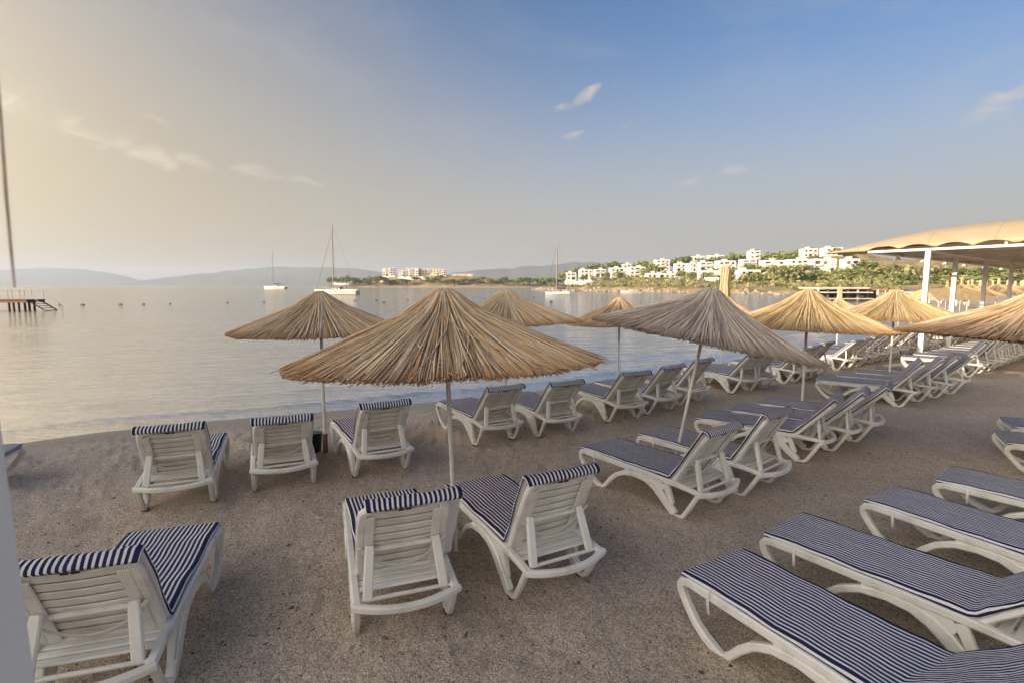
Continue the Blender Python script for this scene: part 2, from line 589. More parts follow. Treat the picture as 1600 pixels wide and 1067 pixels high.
# houses: centre x, roof y, base y, width (pixels of the photograph), tier
HOUSES = [(892, 427, 438, 18, 0), (916, 422.5, 434, 22, 0), (938, 422, 433, 19, 0), (964.5, 419.5, 434, 23, 0), (996, 418, 436, 29, 0), (1043, 428, 438, 29, -1),
          (980, 413.5, 421, 14, 1), (1036, 407, 423, 24, 1), (1068, 413, 425, 24, 0), (1092.5, 401, 410, 19, 2), (1083, 412, 425, 10, 0), (1104, 410.6, 423, 22, 0), (1121, 400, 408, 27, 2),
          (1137, 408.7, 423, 31, 0), (1172, 406.5, 419, 25, 0), (1180, 393, 412, 18, 1), (1174, 423, 432, 36, -1), (1211.5, 408, 423, 35, 0), (1251, 406.5, 422, 32, 0), (1268, 389.5, 403, 24, 2),
          (1291, 406, 428, 38, 0), (1305, 388, 400, 29, 2), (1333, 406, 427, 25, 0), (1112, 424, 435, 34, -1), (1020, 428, 437, 20, -1)]


def house_dist(x, tier):
    d = 400 + (x - 880) / (1340 - 880) * (235 - 400)
    return d + {-1: -25, 0: 0, 1: 40, 2: 80}[tier]


CTRL = []
for (hx, ry, by, w, tier) in HOUSES:
    q = at_d(hx, by, house_dist(hx, tier))
    CTRL.append((q.x, q.y, q.z))
TREES = [(939, 411, 424, 30, 'pine', 470), (960, 408, 422, 26, 'pine', 470), (925, 414, 424, 18, 'pine', 470), (903, 418, 432, 18, 'pine', 440), (890, 424, 438, 14, 'olive', 400), (880, 425, 442, 14, 'pine', 400), (868, 433, 446, 12, 'dark', 420), (855, 434, 447, 16, 'dark', 440), (846, 437, 448, 10, 'dark', 440),
       (951, 425, 438, 10, 'dark', 375), (967, 424, 441, 16, 'olive', 368), (929, 431, 441, 12, 'olive', 370), (944, 430, 441, 10, 'pine', 370), (911, 430, 441, 11, 'dark', 372), (985, 426, 440, 13, 'pine', 360),
       (1001, 407, 421, 22, 'pine', 420), (1013, 411, 425, 20, 'pine', 400), (1020, 412, 432, 26, 'pine', 350), (1012, 420, 436, 18, 'pine', 340), (1053, 403, 420, 22, 'pine', 400), (1066, 399, 416, 22, 'dark', 410), (1078, 402, 416, 16, 'pine', 410), (1046, 421, 435, 16, 'pine', 340),
       (1062, 421, 438, 18, 'pine', 330), (1087, 424, 442, 16, 'dark', 320), (1077, 426, 441, 14, 'pine', 320), (1095, 424, 440, 14, 'dark', 315), (1097, 404, 416, 18, 'olive', 390), (1113, 401, 412, 14, 'pine', 390), (1133, 400, 412, 14, 'olive', 390), (1148, 396, 412, 24, 'pine', 385), (1160, 399, 414, 18, 'pine', 385),
       (1119, 417, 436, 18, 'pine', 300), (1104, 426, 443, 18, 'olive', 290), (1128, 424, 441, 14, 'pine', 290), (1143, 417, 436, 16, 'umb', 290), (1155, 428, 441, 20, 'dark', 280), (1166, 411, 430, 20, 'pine', 290), (1180, 414, 430, 20, 'umb', 285), (1190, 415, 432, 14, 'olive', 285),
       (1196, 396, 414, 20, 'pine', 360), (1208, 394, 412, 24, 'pine', 360), (1222, 390, 410, 26, 'pine', 360), (1236, 394, 412, 24, 'pine', 355), (1250, 391, 408, 20, 'pine', 355), (1271, 397, 410, 18, 'dark', 340), (1282, 399, 411, 16, 'pine', 340), (1308, 387, 401, 24, 'pine', 330), (1322, 395, 406, 20, 'olive', 330), (1338, 402, 414, 22, 'pine', 300),
       (1201, 415, 432, 18, 'umb', 270), (1214, 415, 446, 26, 'olive', 240), (1229, 414, 448, 38, 'olive', 225), (1244, 424, 447, 28, 'dark', 230), (1256, 412, 430, 24, 'umb', 250), (1266, 424, 442, 26, 'pine', 240), (1283, 420, 440, 26, 'pine', 230), (1298, 426, 443, 28, 'pine', 225), (1172, 423, 444, 30, 'pine', 260), (1190, 426, 446, 28, 'dark', 250),
       (1315, 415, 436, 26, 'pine', 230), (1330, 417, 440, 30, 'umb', 220), (1312, 428, 448, 30, 'olive', 215), (1347, 424, 446, 28, 'pine', 210), (1355, 408, 428, 30, 'dark', 230), (1372, 420, 446, 30, 'olive', 200), (1392, 414, 450, 44, 'olive', 190), (1412, 418, 452, 30, 'olive', 185), (1138, 430, 443, 16, 'olive', 270), (1070, 431, 443, 14, 'olive', 300)]
for (u, vt_, vb, w, k_, d) in TREES:
    q = at_d(u, vb, d)
    CTRL.append((q.x, q.y, max(q.z, .8)))
# back of the headland and the wooded slope on the right
for (u, v, d) in ((900, 436, 480), (1000, 428, 480), (1100, 410, 430), (1200, 400, 400), (1300, 396, 380), (1400, 408, 300), (1450, 420, 230), (1500, 428, 220), (1560, 432, 200), (1640, 432, 200), (1400, 440, 170), (1500, 446, 150)):
    q = at_d(u, v, d)
    CTRL.append((q.x, q.y, max(q.z, 1.5)))
CTRL = np.array(CTRL)


def ground_h(x, y):
    """terrain height, signed distance to water, scrub amount"""
    x = np.asarray(x, float)
    y = np.asarray(y, float)
    s1 = signed(x, y, L1)
    s2 = signed(x, y, L2)
    wob = (vnoise(x * .12 + 5, y * .12) - .5) * 6 * sstep(y, 90, 200)
    s1 = s1 + wob
    s = np.maximum(s1, s2)
    h = np.where(s > 0, np.minimum(WATER_Z + .085 * s, 0) + 0, np.maximum(WATER_Z + .07 * s, -4))
    far = sstep(y, 85, 140) * (s1 > 0)
    num = np.zeros(x.shape)
    den = np.zeros(x.shape)
    for (a, b, c) in CTRL:
        w = 1.0 / ((x - a) ** 2 + (y - b) ** 2 + 10.0) ** 2
        num += w * c
        den += w
    w0 = 1.0 / (np.maximum(s1, 0.1) ** 2 + 10.0) ** 2
    hill = num / (den + w0 * 1.5)
    bank = 1.4 * sstep(s1, 0, 10)
    h = h + far * np.maximum(hill * sstep(s1, 2, 30), bank)
    h2 = 2.0 * sstep(s2, 12, 30) + 9.5 * np.exp(-((x + 112) / 75) ** 2) * sstep(s2, 10, 60) + 5 * np.exp(-((x + 30) / 60) ** 2) * sstep(s2, 15, 80)
    h = h + (s2 > 0) * h2
    scrub = np.maximum(sstep(y, 95, 125) * sstep(s1, .5, 3), (s2 > 0) * sstep(s2, 14, 22))
    h = h + scrub * (vnoise(x * .22, y * .22) - .5) * 1.1
    return h, s, scrub


def ground_z(x, y):
    return float(ground_h(np.array([x]), np.array([y]))[0][0])


def polar_grid(name, mat, angs, rads, fn, kind, center=True):
    na, nr = len(angs), len(rads)
    A, Rr = np.meshgrid(angs, rads)          # rows: radius
    X = Rr * np.sin(A)
    Y = Rr * np.cos(A)
    Z, attrs = fn(X.ravel(), Y.ravel())
    co = np.empty((na * nr + 1, 3))
    co[:-1, 0] = X.ravel()
    co[:-1, 1] = Y.ravel()
    co[:-1, 2] = Z
    zc, ac = fn(np.array([0.0]), np.array([0.0]))
    co[-1] = (0, 0, zc[0])
    i = np.arange(nr - 1)[:, None] * na
    j = np.arange(na)[None, :]
    j2 = (j + 1) % na
    q = np.stack([i + j, i + na + j, i + na + j2, i + j2], axis=-1).reshape(-1, 4)
    nq = len(q)
    tri = np.stack([np.full(na, na * nr), np.arange(na), (np.arange(na) + 1) % na], axis=-1)
    me = bpy.data.meshes.new(name)
    me.vertices.add(len(co))
    me.vertices.foreach_set('co', co.ravel())
    me.loops.add(nq * 4 + na * 3)
    me.polygons.add(nq + na)
    me.loops.foreach_set('vertex_index', np.concatenate([q.ravel(), tri.ravel()]).astype(np.int32))
    ls = np.concatenate([np.arange(nq) * 4, nq * 4 + np.arange(na) * 3]).astype(np.int32)
    me.polygons.foreach_set('loop_start', ls)
    me.update(calc_edges=True)
    me.validate()
    for k, v in attrs.items():
        a = me.attributes.new(k, 'FLOAT', 'POINT')
        a.data.foreach_set('value', np.concatenate([v, ac[k]]).astype(np.float32))
    me.materials.append(mat)
    me.shade_smooth()
    return obj(name, me, kind=kind)


POLES = [at(713, 868), at(509, 712), at(790, 668), at(965, 622), at(1050, 738), at(1252, 655), at(1388, 608), Vector((5.75, 5.65, 0))]


def beach_fn(x, y):
    h, s, scrub = ground_h(x, y)
    for q_ in POLES:
        h = h + .045 * np.exp(-((x - q_.x) ** 2 + (y - q_.y) ** 2) / .03)
    r = np.sqrt(x * x + y * y)
    dry = sstep(s, .3, 1.6) * (1 - scrub)
    lump = (vnoise(x * 2.3, y * 2.3) - .5) * .040 + (vnoise(x * 5.7 + 9, y * 5.7) - .5) * .036 + (vnoise(x * 13 + 3, y * 13) - .5) * .030
    lump += (vnoise(x * 29 + 3, y * 29) - .5) * .014 * (r < 25)
    # scuffed footprints
    fp = vnoise(x * 3.4 + 40, y * 3.4 + 7)
    lump -= .022 * sstep(fp, .66, .80)
    fp2 = vnoise(x * 4.6 + 80, y * 4.6 + 37)
    lump -= .022 * sstep(fp2, .70, .82)
    churn = .50 + .65 * (1 - sstep(s, 1.5, 5.0))
    h = h + lump * churn * dry * (r < 70) + .004
    return h, {'scrub': scrub}


ang_f = np.arange(-58, 58, .17)
angs = np.radians(np.concatenate([ang_f, np.arange(58, 302, 4.0)]))
rads = np.exp(np.arange(math.log(.7), math.log(1100), .0155))
beach = polar_grid('beach', M_sand, angs, rads, beach_fn, 'structure')
beach['label'] = 'coarse brown sand beach with scuffed footprints'

M_seabed = material('seabed_sand', (.26, .22, .16), .9)


def sea_fn(x, y):
    s = np.maximum(signed(x, y, L1), signed(x, y, L2))
    z = np.full(x.shape, WATER_Z)
    wob = vnoise(x * .5, y * .5) * .7 + vnoise(x * 1.7, y * 1.7) * .25
    k = np.exp(-((s + .75 + wob * .5) / .12) ** 2) * .036 + np.exp(-((s + 2.3 + wob * .9) / .30) ** 2) * .028
    k = k * (y < 60)
    c_, s_ = math.cos(R(24)), math.sin(R(24))
    al, ac = x * c_ + y * s_, -x * s_ + y * c_
    ph = vnoise(al * .35, ac * .5) * 7
    w_ = np.sin(ac * 7.5 + ph) * .5 + np.sin(ac * 12.7 + al * .8 + ph * 1.7) * .3 + (vnoise(al * .9, ac * 4.2) - .5) * 1.1
    env = sstep(-s, .5, 2.5) * (1 - sstep(y, 28, 45)) * (.35 + vnoise(x * .12, y * .25) * .9)
    k = k + w_ * env * .0085
    d = np.clip(-s * .07 / .7, 0, 1)
    return z + k, {'depth': d}


angs_w = np.radians(np.concatenate([np.arange(-58, 58, .28), np.arange(58, 302, 4.0)]))
rads_w = np.exp(np.concatenate([np.arange(math.log(3.0), math.log(6), .02), np.arange(math.log(6), math.log(45), .0075), np.arange(math.log(45), math.log(6400), .018)]))
sea = polar_grid('sea', M_water, angs_w, rads_w, sea_fn, 'structure')

# ------------------------------------------------------------------ far mountains
M_mount = material('mountain_scrub', (.10, .11, .075), .95, var=.35, vscale=.004)


def mountain(x0, x1, y0, tops, seed):
    """ridge between pixels x0..x1 at forward distance y0; tops = [(pixel x, pixel y)]"""
    n, k = 90, 12
    vs, fs = [], []
    rr = random.Random(seed)
    for i in range(n + 1):
        u = x0 + (x1 - x0) * i / n
        ty = np.interp(u, [t[0] for t in tops], [t[1] for t in tops])
        q = at_d(u, ty, y0)
        hgt = max(q.z, 0) + (vnoise(np.array([i * .35]), np.array([seed * 3.3]))[0] - .5) * 14 * (0 if q.z < 4 else 1)
        for j in range(k + 1):
            t = j / k
            bell = math.sin(math.pi * t) ** 1.3
            rough = 1 + .22 * (vnoise(np.array([i * .5]), np.array([j * 1.3 + seed]))[0] - .5) * (1 if 0 < j < k and j != k // 2 else 0)
            yy = y0 + (t - .5) * 900
            vs.append((q.x * (yy / y0), yy, hgt * bell * rough - 3))
    for i in range(n):
        for j in range(k):
            a = i * (k + 1) + j
            fs.append((a, a + k + 1, a + k + 2, a + 1))
    mb = MB()
    mb.add(vs, fs)
    o = obj('mountain', mb.mesh('mountain', M_mount, 60), kind='structure')
    return o


mountain(-420, 240, 5000, [(-420, 440), (-300, 425), (-100, 416), (0, 422), (60, 419), (120, 420), (165, 425), (205, 434), (240, 446)], 2)
mountain(150, 680, 4300, [(150, 446), (215, 439), (270, 432), (330, 426), (390, 420), (440, 417), (480, 418), (540, 419), (575, 421), (600, 426), (680, 446)], 5)
mountain(660, 1150, 3600, [(660, 440), (710, 426), (760, 421), (830, 417), (870, 412), (900, 410), (935, 411), (980, 416), (1060, 424), (1150, 446)], 9)

# ------------------------------------------------------------------ loungers
HINGE = (1.22, .325)
LB = .64


def side_frame_mesh(s):
    mb = MB()
    y = .30 * s
    P = lambda L_: [(a, y, b) for a, b in L_]
    up = (0, 1, 0)
    mb.beam(P([(1.56, .298), (1.40, .315), (1.22, .328), (.90, .334), (.50, .338), (.20, .341), (.07, .340), (.025, .328), (.006, .300), (.012, .262), (.05, .205), (.13, .11), (.20, .062), (.29, .022), (.345, .014), (.395, .055), (.455, .130), (.535, .205), (.65, .262), (.80, .284), (.93, .276), (1.03, .238), (1.11, .178), (1.19, .105), (1.275, .030)]),
            .052, [.042, .044, .052, .056, .058, .058, .058, .058, .056, .054, .052, .052, .054, .052, .046, .048, .050, .050, .052, .056, .066, .082, .090, .086, .072], up, .010)
    mb.beam(P([(1.25, .019), (1.33, .016), (1.37, .040), (1.43, .135), (1.50, .255), (1.53, .292)]), .044, [.032, .032, .040, .042, .042, .040], up, .009)
    # web between the rail and the arch
    mb.beam(P([(.66, .300), (.80, .305), (.95, .300), (1.08, .28), (1.15, .24)]), .034, [.03, .04, .05, .09, .06], up, .006)
    mb.beam(P([(1.16, .30), (1.20, .22), (1.24, .12)]), .040, [.07, .06, .05], up, .006)
    return mb.mesh('side_frame', M_plastic, 40)


def bow_mesh():
    mb = MB()
    pts = []
    for i in range(13):
        t = -1 + 2 * i / 12
        pts.append((1.545 + .085 * (1 - t * t), .325 * t, .300 - .012 * (1 - t * t)))
    mb.beam(pts, .050, .046, (0, 0, 1), .012)
    return mb.mesh('head_crossbar', M_plastic, 40)


def bar_mesh(name, x, z, w, t, half):
    mb = MB()
    mb.beam([(x, -half, z), (x, half, z)], t, w, (0, 0, 1), .007)
    return mb.mesh(name, M_plastic, 40)


def seat_panel_mesh():
    mb = MB()
    for i in range(13):
        mb.box((.085 + i * .087, 0, .337), (.074, .55, .018), bev=.004)
    mb.box((.6, .20, .322), (1.08, .03, .014))
    mb.box((.6, -.20, .322), (1.08, .03, .014))
    return mb.mesh('seat_panel', M_plastic, 40)


def back_frame_mesh():
    mb = MB()
    # tapered outer frame with rounded top corners
    pts = [(0.0, -.265), (.30, -.262), (.56, -.256), (.63, -.245), (.667, -.20), (.678, -.10), (.680, 0), (.678, .10), (.667, .20), (.63, .245), (.56, .256), (.30, .262), (0.0, .265)]
    mb.beam([(a, b, 0) for a, b in pts], .042, [.050, .054, .058, .060, .058, .052, .050, .052, .058, .060, .058, .054, .050], (0, 0, 1), .012)
    for s in (-1, 1):
        mb.beam([(.02, .215 * s, -.014), (.60, .205 * s, -.014)], .016, .06, (0, 0, 1), .006)
    mb.beam([(.015, -.25, 0), (.015, .25, 0)], .04, .045, (0, 0, 1), .008)
    mb.box((.335, 0, .0125), (.63, .46, .004))
    return mb.mesh('backrest', M_plastic, 40)


def back_slat_mesh():
    mb = MB()
    pts = []
    for i in range(7):
        t = -1 + 2 * i / 6
        pts.append((0, .215 * t, .010 * t * t - .004))
    mb.beam(pts, .012, .058, (0, 0, 1), .005)
    return mb.mesh('back_slat', M_plastic, 40)


def ribbon(pts, w, t=.004, up=(0, 0, 1)):
    mb = MB()
    mb.beam(pts, w, t, up, .001)
    return mb.mesh('strap', M_strap, 50)


def mattress_mesh(ang, detail=True):
    """padded striped cushion that lies on the seat, climbs the backrest and hoods over its top"""
    th = .042
    ca, sa = math.cos(ang), math.sin(ang)
    hx_, hz_ = HINGE[0], HINGE[1]
    seat = []
    ns = 16 if detail else 5
    for i in range(ns):
        x = .005 + (hx_ - .035) * i / (ns - 1)
        seat.append((x, .347 + th / 2 + (.010 * math.exp(-((x) / .05) ** 2) if False else 0)))
    off = .020 + .034 / 2
    back = []
    nb = 10 if detail else 3
    for i in range(nb):
        u = .045 + (LB + .012 - .045) * i / (nb - 1)
        back.append((hx_ + u * ca - off * sa, hz_ + u * sa + off * ca))
    top = []
    rr = off
    for k in range(1, 5):
        a2 = math.pi * k / 4 * .92
        u = LB + .010 + rr * math.sin(a2) * .35
        w_ = rr * math.cos(a2) * .85
        top.append((hx_ + u * ca - w_ * sa, hz_ + u * sa + w_ * ca))
    u = LB + .002
    top.append((hx_ + u * ca + rr * .8 * sa, hz_ + u * sa - rr * .8 * ca))
    path = seat + back + top
    n = len(path)
    # thickness shrinks over the hood
    ths = [th] * (ns + 2) + [.034] * (nb - 2) + [.026, .018, .014, .012, .010]
    ths[0] = .030
    # section, counter clockwise: (lateral, height factor, arc length)
    hw = .305
    sec = []
    kt = 14 if detail else 4
    for i in range(kt + 1):
        y = -hw + .012 + (2 * hw - .024) * i / kt
        sec.append((y, .5, y))
    sec += [(hw - .003, .36, hw + .004), (hw, 0, hw + .020), (hw - .003, -.36, hw + .036), (hw - .014, -.5, hw + .046)]
    sec += [(-hw + .014, -.5, hw + .046 + 2 * hw)]
    sec += [(-hw + .003, -.36, -hw - .036), (-hw, 0, -hw - .020), (-hw + .003, .36, -hw - .004)]
    m_ = len(sec)
    vs, fs, st = [], [], []
    rr_ = random.Random(int(ang * 1000))
    for i, (x, z) in enumerate(path):
        a = path[max(i - 1, 0)]
        b = path[min(i + 1, n - 1)]
        dx, dz = b[0] - a[0], b[1] - a[1]
        l = math.hypot(dx, dz) or 1
        nx, nz = -dz / l, dx / l
        wf = 1.0 if i < n - 5 else 1.0 - .012 * (i - n + 5)
        for (y, hf, arc) in sec:
            wv = 0
            if hf > 0 and detail and 1 < i < n - 4:
                wv = .0035 * math.sin(i * 1.7 + y * 9) + .003 * math.sin(y * 23 + i * .6)
            d = hf * ths[i] + wv
            sy = .004 * math.sin(i * .9 + (1 if y > 0 else 4)) if detail else 0
            vs.append((x + nx * d, y * wf + sy, z + nz * d))
            st.append(arc + (.0015 * math.sin(i * .7) if detail else 0))
    for i in range(n - 1):
        for k in range(m_):
            j = (k + 1) % m_
            fs.append((i * m_ + k, i * m_ + j, i * m_ + m_ + j, i * m_ + m_ + k))
    fs.append(tuple(range(m_)))
    fs.append(tuple(range(n * m_ - 1, (n - 1) * m_ - 1, -1)))
    me = bpy.data.meshes.new('mattress')
    me.from_pydata(vs, [], fs)
    bm = bmesh.new()
    bm.from_mesh(me)
    bmesh.ops.recalc_face_normals(bm, faces=bm.faces)
    bm.to_mesh(me)
    bm.free()
    me.materials.append(M_stripe)
    a_ = me.attributes.new('stripe', 'FLOAT', 'POINT')
    a_.data.foreach_set('value', st)
    me.shade_smooth()
    me.set_sharp_from_angle(angle=R(50))
    return me


SH = dict(sfL=side_frame_mesh(1), sfR=side_frame_mesh(-1), bow=bow_mesh(), panel=seat_panel_mesh(), bframe=back_frame_mesh(), bslat=back_slat_mesh(),
          inner=bar_mesh('inner_crossbar', 1.50, .305, .028, .022, .285), slat=bar_mesh('seat_slat', 0, .322, .056, .016, .285), foot=bar_mesh('foot_crossbar', .03, .318, .05, .03, .285))
mbc = MB()
mbc.box((0, 0, .010), (.075, .058, .020), bev=.006)
SH['cap'] = mbc.mesh('foot_cap', M_rubber, 40)
mbs = MB()
mbs.beam([(.34, .30, .003), (.34, -.30, .003)], .008, .035)
_cache = {}


def build_lounger(ang_deg, name='sun_lounger'):
    """a detailed lounger with its parts; backrest raised by ang_deg"""
    a = R(ang_deg)
    ca, sa = math.cos(a), math.sin(a)
    t = thing(name, '', 'sun lounger')
    obj('side_frame', SH['sfL'], t)
    obj('side_frame', SH['sfR'], t)
    obj('head_crossbar', SH['bow'], t)
    obj('inner_crossbar', SH['inner'], t)
    obj('foot_crossbar', SH['foot'], t)
    obj('seat_panel', SH['panel'], t)
    for x in (1.26, 1.33, 1.40):
        o = obj('seat_slat', SH['slat'], t)
        o.location = (x, 0, 0)
    for s in (-1, 1):
        o = obj('foot_cap', SH['cap'], t)
        o.location = (1.30, .30 * s, -.012)
    if ang_deg not in _cache:
        d = {}
        d['mat'] = mattress_mesh(a)
        W_ = lambda u, y, w: (HINGE[0] + u * ca - w * sa, y, HINGE[1] + u * sa + w * ca)
        mb = MB()
        for s in (-1, 1):
            pass
        d['st'] = []
        for s in (-1, 1):
            mb = MB()
            p0 = Vector(W_(.33, .205 * s, -.035))
            p1 = Vector((1.50, .235 * s, .300))
            mb.beam([p0, p0.lerp(p1, .12), p0.lerp(p1, .9), p1], [.050, .058, .060, .050], [.028, .034, .034, .034], (0, 1, 0), .008)
            d['st'].append(mb.mesh('support_strut', M_plastic, 40))
        pts = []
        for i in range(11):
            q = -1 + 2 * i / 10
            pts.append(W_(.34 - .19 * (1 - abs(q) ** 2.2), .275 * q, -.052 - .03 * (1 - q * q)))
        d['strap'] = ribbon(pts, .030, .004, (ca, 0, sa))
        d['band'] = []
        for sy_ in (-1, 1):
            x = .24
            mbe = MB()
            mbe.beam([(x, .312 * sy_, .375), (x, .336 * sy_, .362), (x + .004, .340 * sy_, .30), (x + .004, .328 * sy_, .235), (x + .002, .300 * sy_, .225)], .020, .003, (1, 0, 0), .001)
            d['band'].append(mbe.mesh('elastic_band', M_strap, 50))
        _cache[ang_deg] = d
    d = _cache[ang_deg]
    obj('mattress', d['mat'], t)
    obj('support_strut', d['st'][0], t)
    obj('support_strut', d['st'][1], t)
    obj('strap', d['strap'], t)
    for k in range(2):
        obj('elastic_band', d['band'][k], t)
    bk = obj('backrest', SH['bframe'], t)
    bk.location = (HINGE[0], 0, HINGE[1])
    bk.rotation_euler = (0, -a, 0)
    bk.scale = (LB / .68, 1, 1)
    for i in range(8):
        o = obj('back_slat', SH['bslat'], bk)
        o.location = (.075 + i * .0745, 0, 0)
    mb = MB()
    mb.beam([(.285, -.24, -.022), (.285, .24, -.022)], .030, .030, (0, 0, 1), .008)
    obj('back_rib', mb.mesh('back_rib', M_plastic, 40) if 'rib' not in SH else SH['rib'], bk)
    if 'hs' not in SH:
        h = MB()
        h.box((.650, -.022, -.0225), (.016, .034, .004))
        h.box((.650, .022, -.0225), (.016, .034, .004))
        SH['hs'] = h.mesh('handle_slot', M_slot)
    obj('handle_slot', SH['hs'], bk)
    return t


def far_lounger(ang_deg):
    """the same lounger with its plastic frame joined and a plainer cushion, for the far rows"""
    a = R(ang_deg)
    ca, sa = math.cos(a), math.sin(a)
    t = thing('sun_lounger', '', 'sun lounger')
    key = ('far', ang_deg)
    if key not in _cache:
        mb = MB()

        def take(me, M=None):
            vs = [v.co.copy() for v in me.vertices]
            if M is not None:
                vs = [M @ v for v in vs]
            mb.add(vs, [tuple(p.vertices) for p in me.polygons])
        for k in ('sfL', 'sfR', 'bow', 'inner', 'foot'):
            take(SH[k])
        mb.box((.62, 0, .330), (1.2, .55, .02))
        Mb = Matrix.Translation((HINGE[0], 0, HINGE[1])) @ Matrix.Rotation(-a, 4, 'Y') @ Matrix.Diagonal((LB / .68, 1, 1, 1))
        take(SH['bframe'], Mb)
        for i in range(8):
            take(SH['bslat'], Mb @ Matrix.Translation((.075 + i * .0745, 0, 0)))
        for st in ('st',):
            W_ = lambda u, y, w: (HINGE[0] + u * ca - w * sa, y, HINGE[1] + u * sa + w * ca)
            for s in (-1, 1):
                mb.beam([W_(.33, .205 * s, -.035), (1.50, .235 * s, .300)], .046, .030, (0, 1, 0), .006)
        _cache[key] = (mb.mesh('frame', M_plastic, 40), mattress_mesh(a, False))
    fr, mt = _cache[key]
    obj('frame', fr, t)
    obj('mattress', mt, t)
    return t


ORD = ['first', 'second', 'third', 'fourth', 'fifth', 'sixth', 'seventh', 'eighth', 'ninth', 'tenth', 'eleventh', 'twelfth', 'thirteenth', 'fourteenth', 'fifteenth', 'sixteenth',
       'seventeenth', 'eighteenth', 'nineteenth', 'twentieth', 'twenty-first', 'twenty-second', 'twenty-third', 'twenty-fourth', 'twenty-fifth', 'twenty-sixth', 'twenty-seventh', 'twenty-eighth', 'twenty-ninth', 'thirtieth']


def place(x, y, yaw, ang, label, group, far=False):
    t = far_lounger(ang) if far else build_lounger(ang)
    t.location = (x, y, -.010)
    t.rotation_euler = (R(rnd.uniform(-.5, .5)), R(rnd.uniform(-.4, .4)), R(yaw))
    tag(t, label, 'sun lounger', group)
    return t


def by_rear(u, v, yaw):
    """lounger origin from the pixel of the right-hand rear leg's bottom"""
    q = at(u, v, 0)
    c, s = math.cos(R(yaw)), math.sin(R(yaw))
    lx, ly = 1.31, -.32
    return q.x - lx * c + ly * s, q.y - lx * s - ly * c


G_water = 'striped sun loungers in the row along the water'
G_mid = 'striped sun loungers in the middle rows'
G_right = 'striped sun loungers in the row at the right edge'
# measured poses: x, y of the foot end, yaw, backrest angle
place(-2.57, 3.84, -72.5, 60, 'white lounger with navy striped cushion beside the white post at bottom left', G_mid)
b1 = place(-1.16, 4.50, -70.3, 62, 'upright white lounger with skewed striped cushion left of the nearest umbrella pole', G_mid)
for c in b1.children:
    if c.name.startswith('mattress'):
        c.rotation_euler = (0, 0, R(2.4))
place(-.35, 4.84, -62, 64, 'upright white lounger with striped cushion right of the nearest umbrella pole', G_mid)
place(-3.86, 6.33, -67.4, 56, 'white lounger near the water with its foot end showing on its right', G_water)
place(-3.07, 6.81, -65, 50, 'white lounger directly left of the black bucket by the water', G_water)
place(-2.21, 7.20, -60.4, 56, 'white lounger right of the brown sleeved umbrella pole near the water', G_water)
q0 = at(56, 716, .35)
place(q0.x - .48, q0.y + .20, 200, 50, 'striped lounger cut off by the left edge behind the white post', G_water)

# the row along the water beyond the near umbrella: rear-leg pixels, yaw, angle
rowE = [((741, 695), -58.5, 50), ((838, 680), -62, 50), ((948, 658), -62, 49), ((1009, 647), -54, 51), ((1060, 632.5), -52, 52), ((1141, 614.5), -60, 47), ((1168, 610), -56, 50),
        ((1223, 599), -52, 47), ((1240, 596), -52, 50), ((1262, 591), -52, 53)]
for (uv, yaw, an), nm in zip(rowE, ['white waterside lounger seen past the nearest umbrella pole, flat foot to the left', 'waterside lounger under the right rim of the nearest umbrella',
                                    'waterside lounger whose back stands left of the far white pole', 'waterside lounger directly behind the leaning grey umbrella pole, on its left',
                                    'waterside lounger crossed by the leaning grey umbrella pole', 'first lounger right of the leaning pole in the waterside row', 'second lounger right of the leaning pole in the waterside row',
                                    'waterside lounger below the right rim of the grey umbrella', 'lounger just left of the golden umbrella pole in the waterside row', 'lounger crossed by the golden umbrella pole in the waterside row']):
    x, y = by_rear(*uv, yaw)
    place(x, y, yaw, an, nm, G_water, far=uv[0] > 1200)
p_ = [((1306, 578), 44), ((1322, 575), 44), ((1340, 571), 50), ((1358, 567), 44), ((1374, 564), 55), ((1392, 560), 50), ((1408, 556), 44), ((1424, 553), 50)]
for i, (uv, an) in enumerate(p_):
    yaw = -50 + rnd.uniform(-3, 3)
    x, y = by_rear(*uv, yaw)
    place(x, y, yaw, an, '%s lounger beyond the golden umbrella pole in the waterside row' % ORD[i], G_water, far=True)
# farther along the water the loungers stand at even spacing
sx, sy = at(1432, 549).xy
for i in range(16):
    yaw = -50 + rnd.uniform(-4, 4)
    d = i * .95 + (0.5 if i % 4 > 1 else 0)
    x = sx + d * math.cos(R(36)) - 1.2 * math.cos(R(yaw))
    y = sy + d * math.sin(R(36)) - 1.2 * math.sin(R(yaw))
    place(x, y, yaw, rnd.choice([48, 52, 56, 60]), '%s small distant lounger by the water behind the white shelter posts' % ORD[i], 'far end of the waterside lounger row', far=True)

# middle row
place(1.03, 6.05, -52.6, 57, 'nearest lounger in the middle row, its cushion left of the leaning grey pole', G_mid)
place(1.80, 6.58, -50.3, 60, 'second lounger in the middle row, just right of the leaning grey pole', G_mid)
x, y = by_rear(1250.6, 722, -36)
place(x, y, -36, 47, 'third lounger of the middle row with its long backrest leaning far back', G_mid)
place(x + .64, y + .46, -37, 46, 'fourth lounger of the middle row, behind the golden umbrella pole', G_mid)
place(x + 1.27, y + .92, -38, 45, 'fifth lounger of the middle row, last before the gap', G_mid)
x, y = by_rear(1403, 635, -32)
for i in range(4):
    place(x + i * .78 * math.cos(R(32)), y + i * .78 * math.sin(R(32)), -32 - i * 1.5, 50 - (i % 2) * 4,
          ['first lounger after the gap in the middle row, left of the second golden umbrella pole', 'second lounger after the gap in the middle row', 'third lounger after the gap in the middle row',
           'fourth lounger after the gap in the middle row'][i], G_mid, far=i > 1)
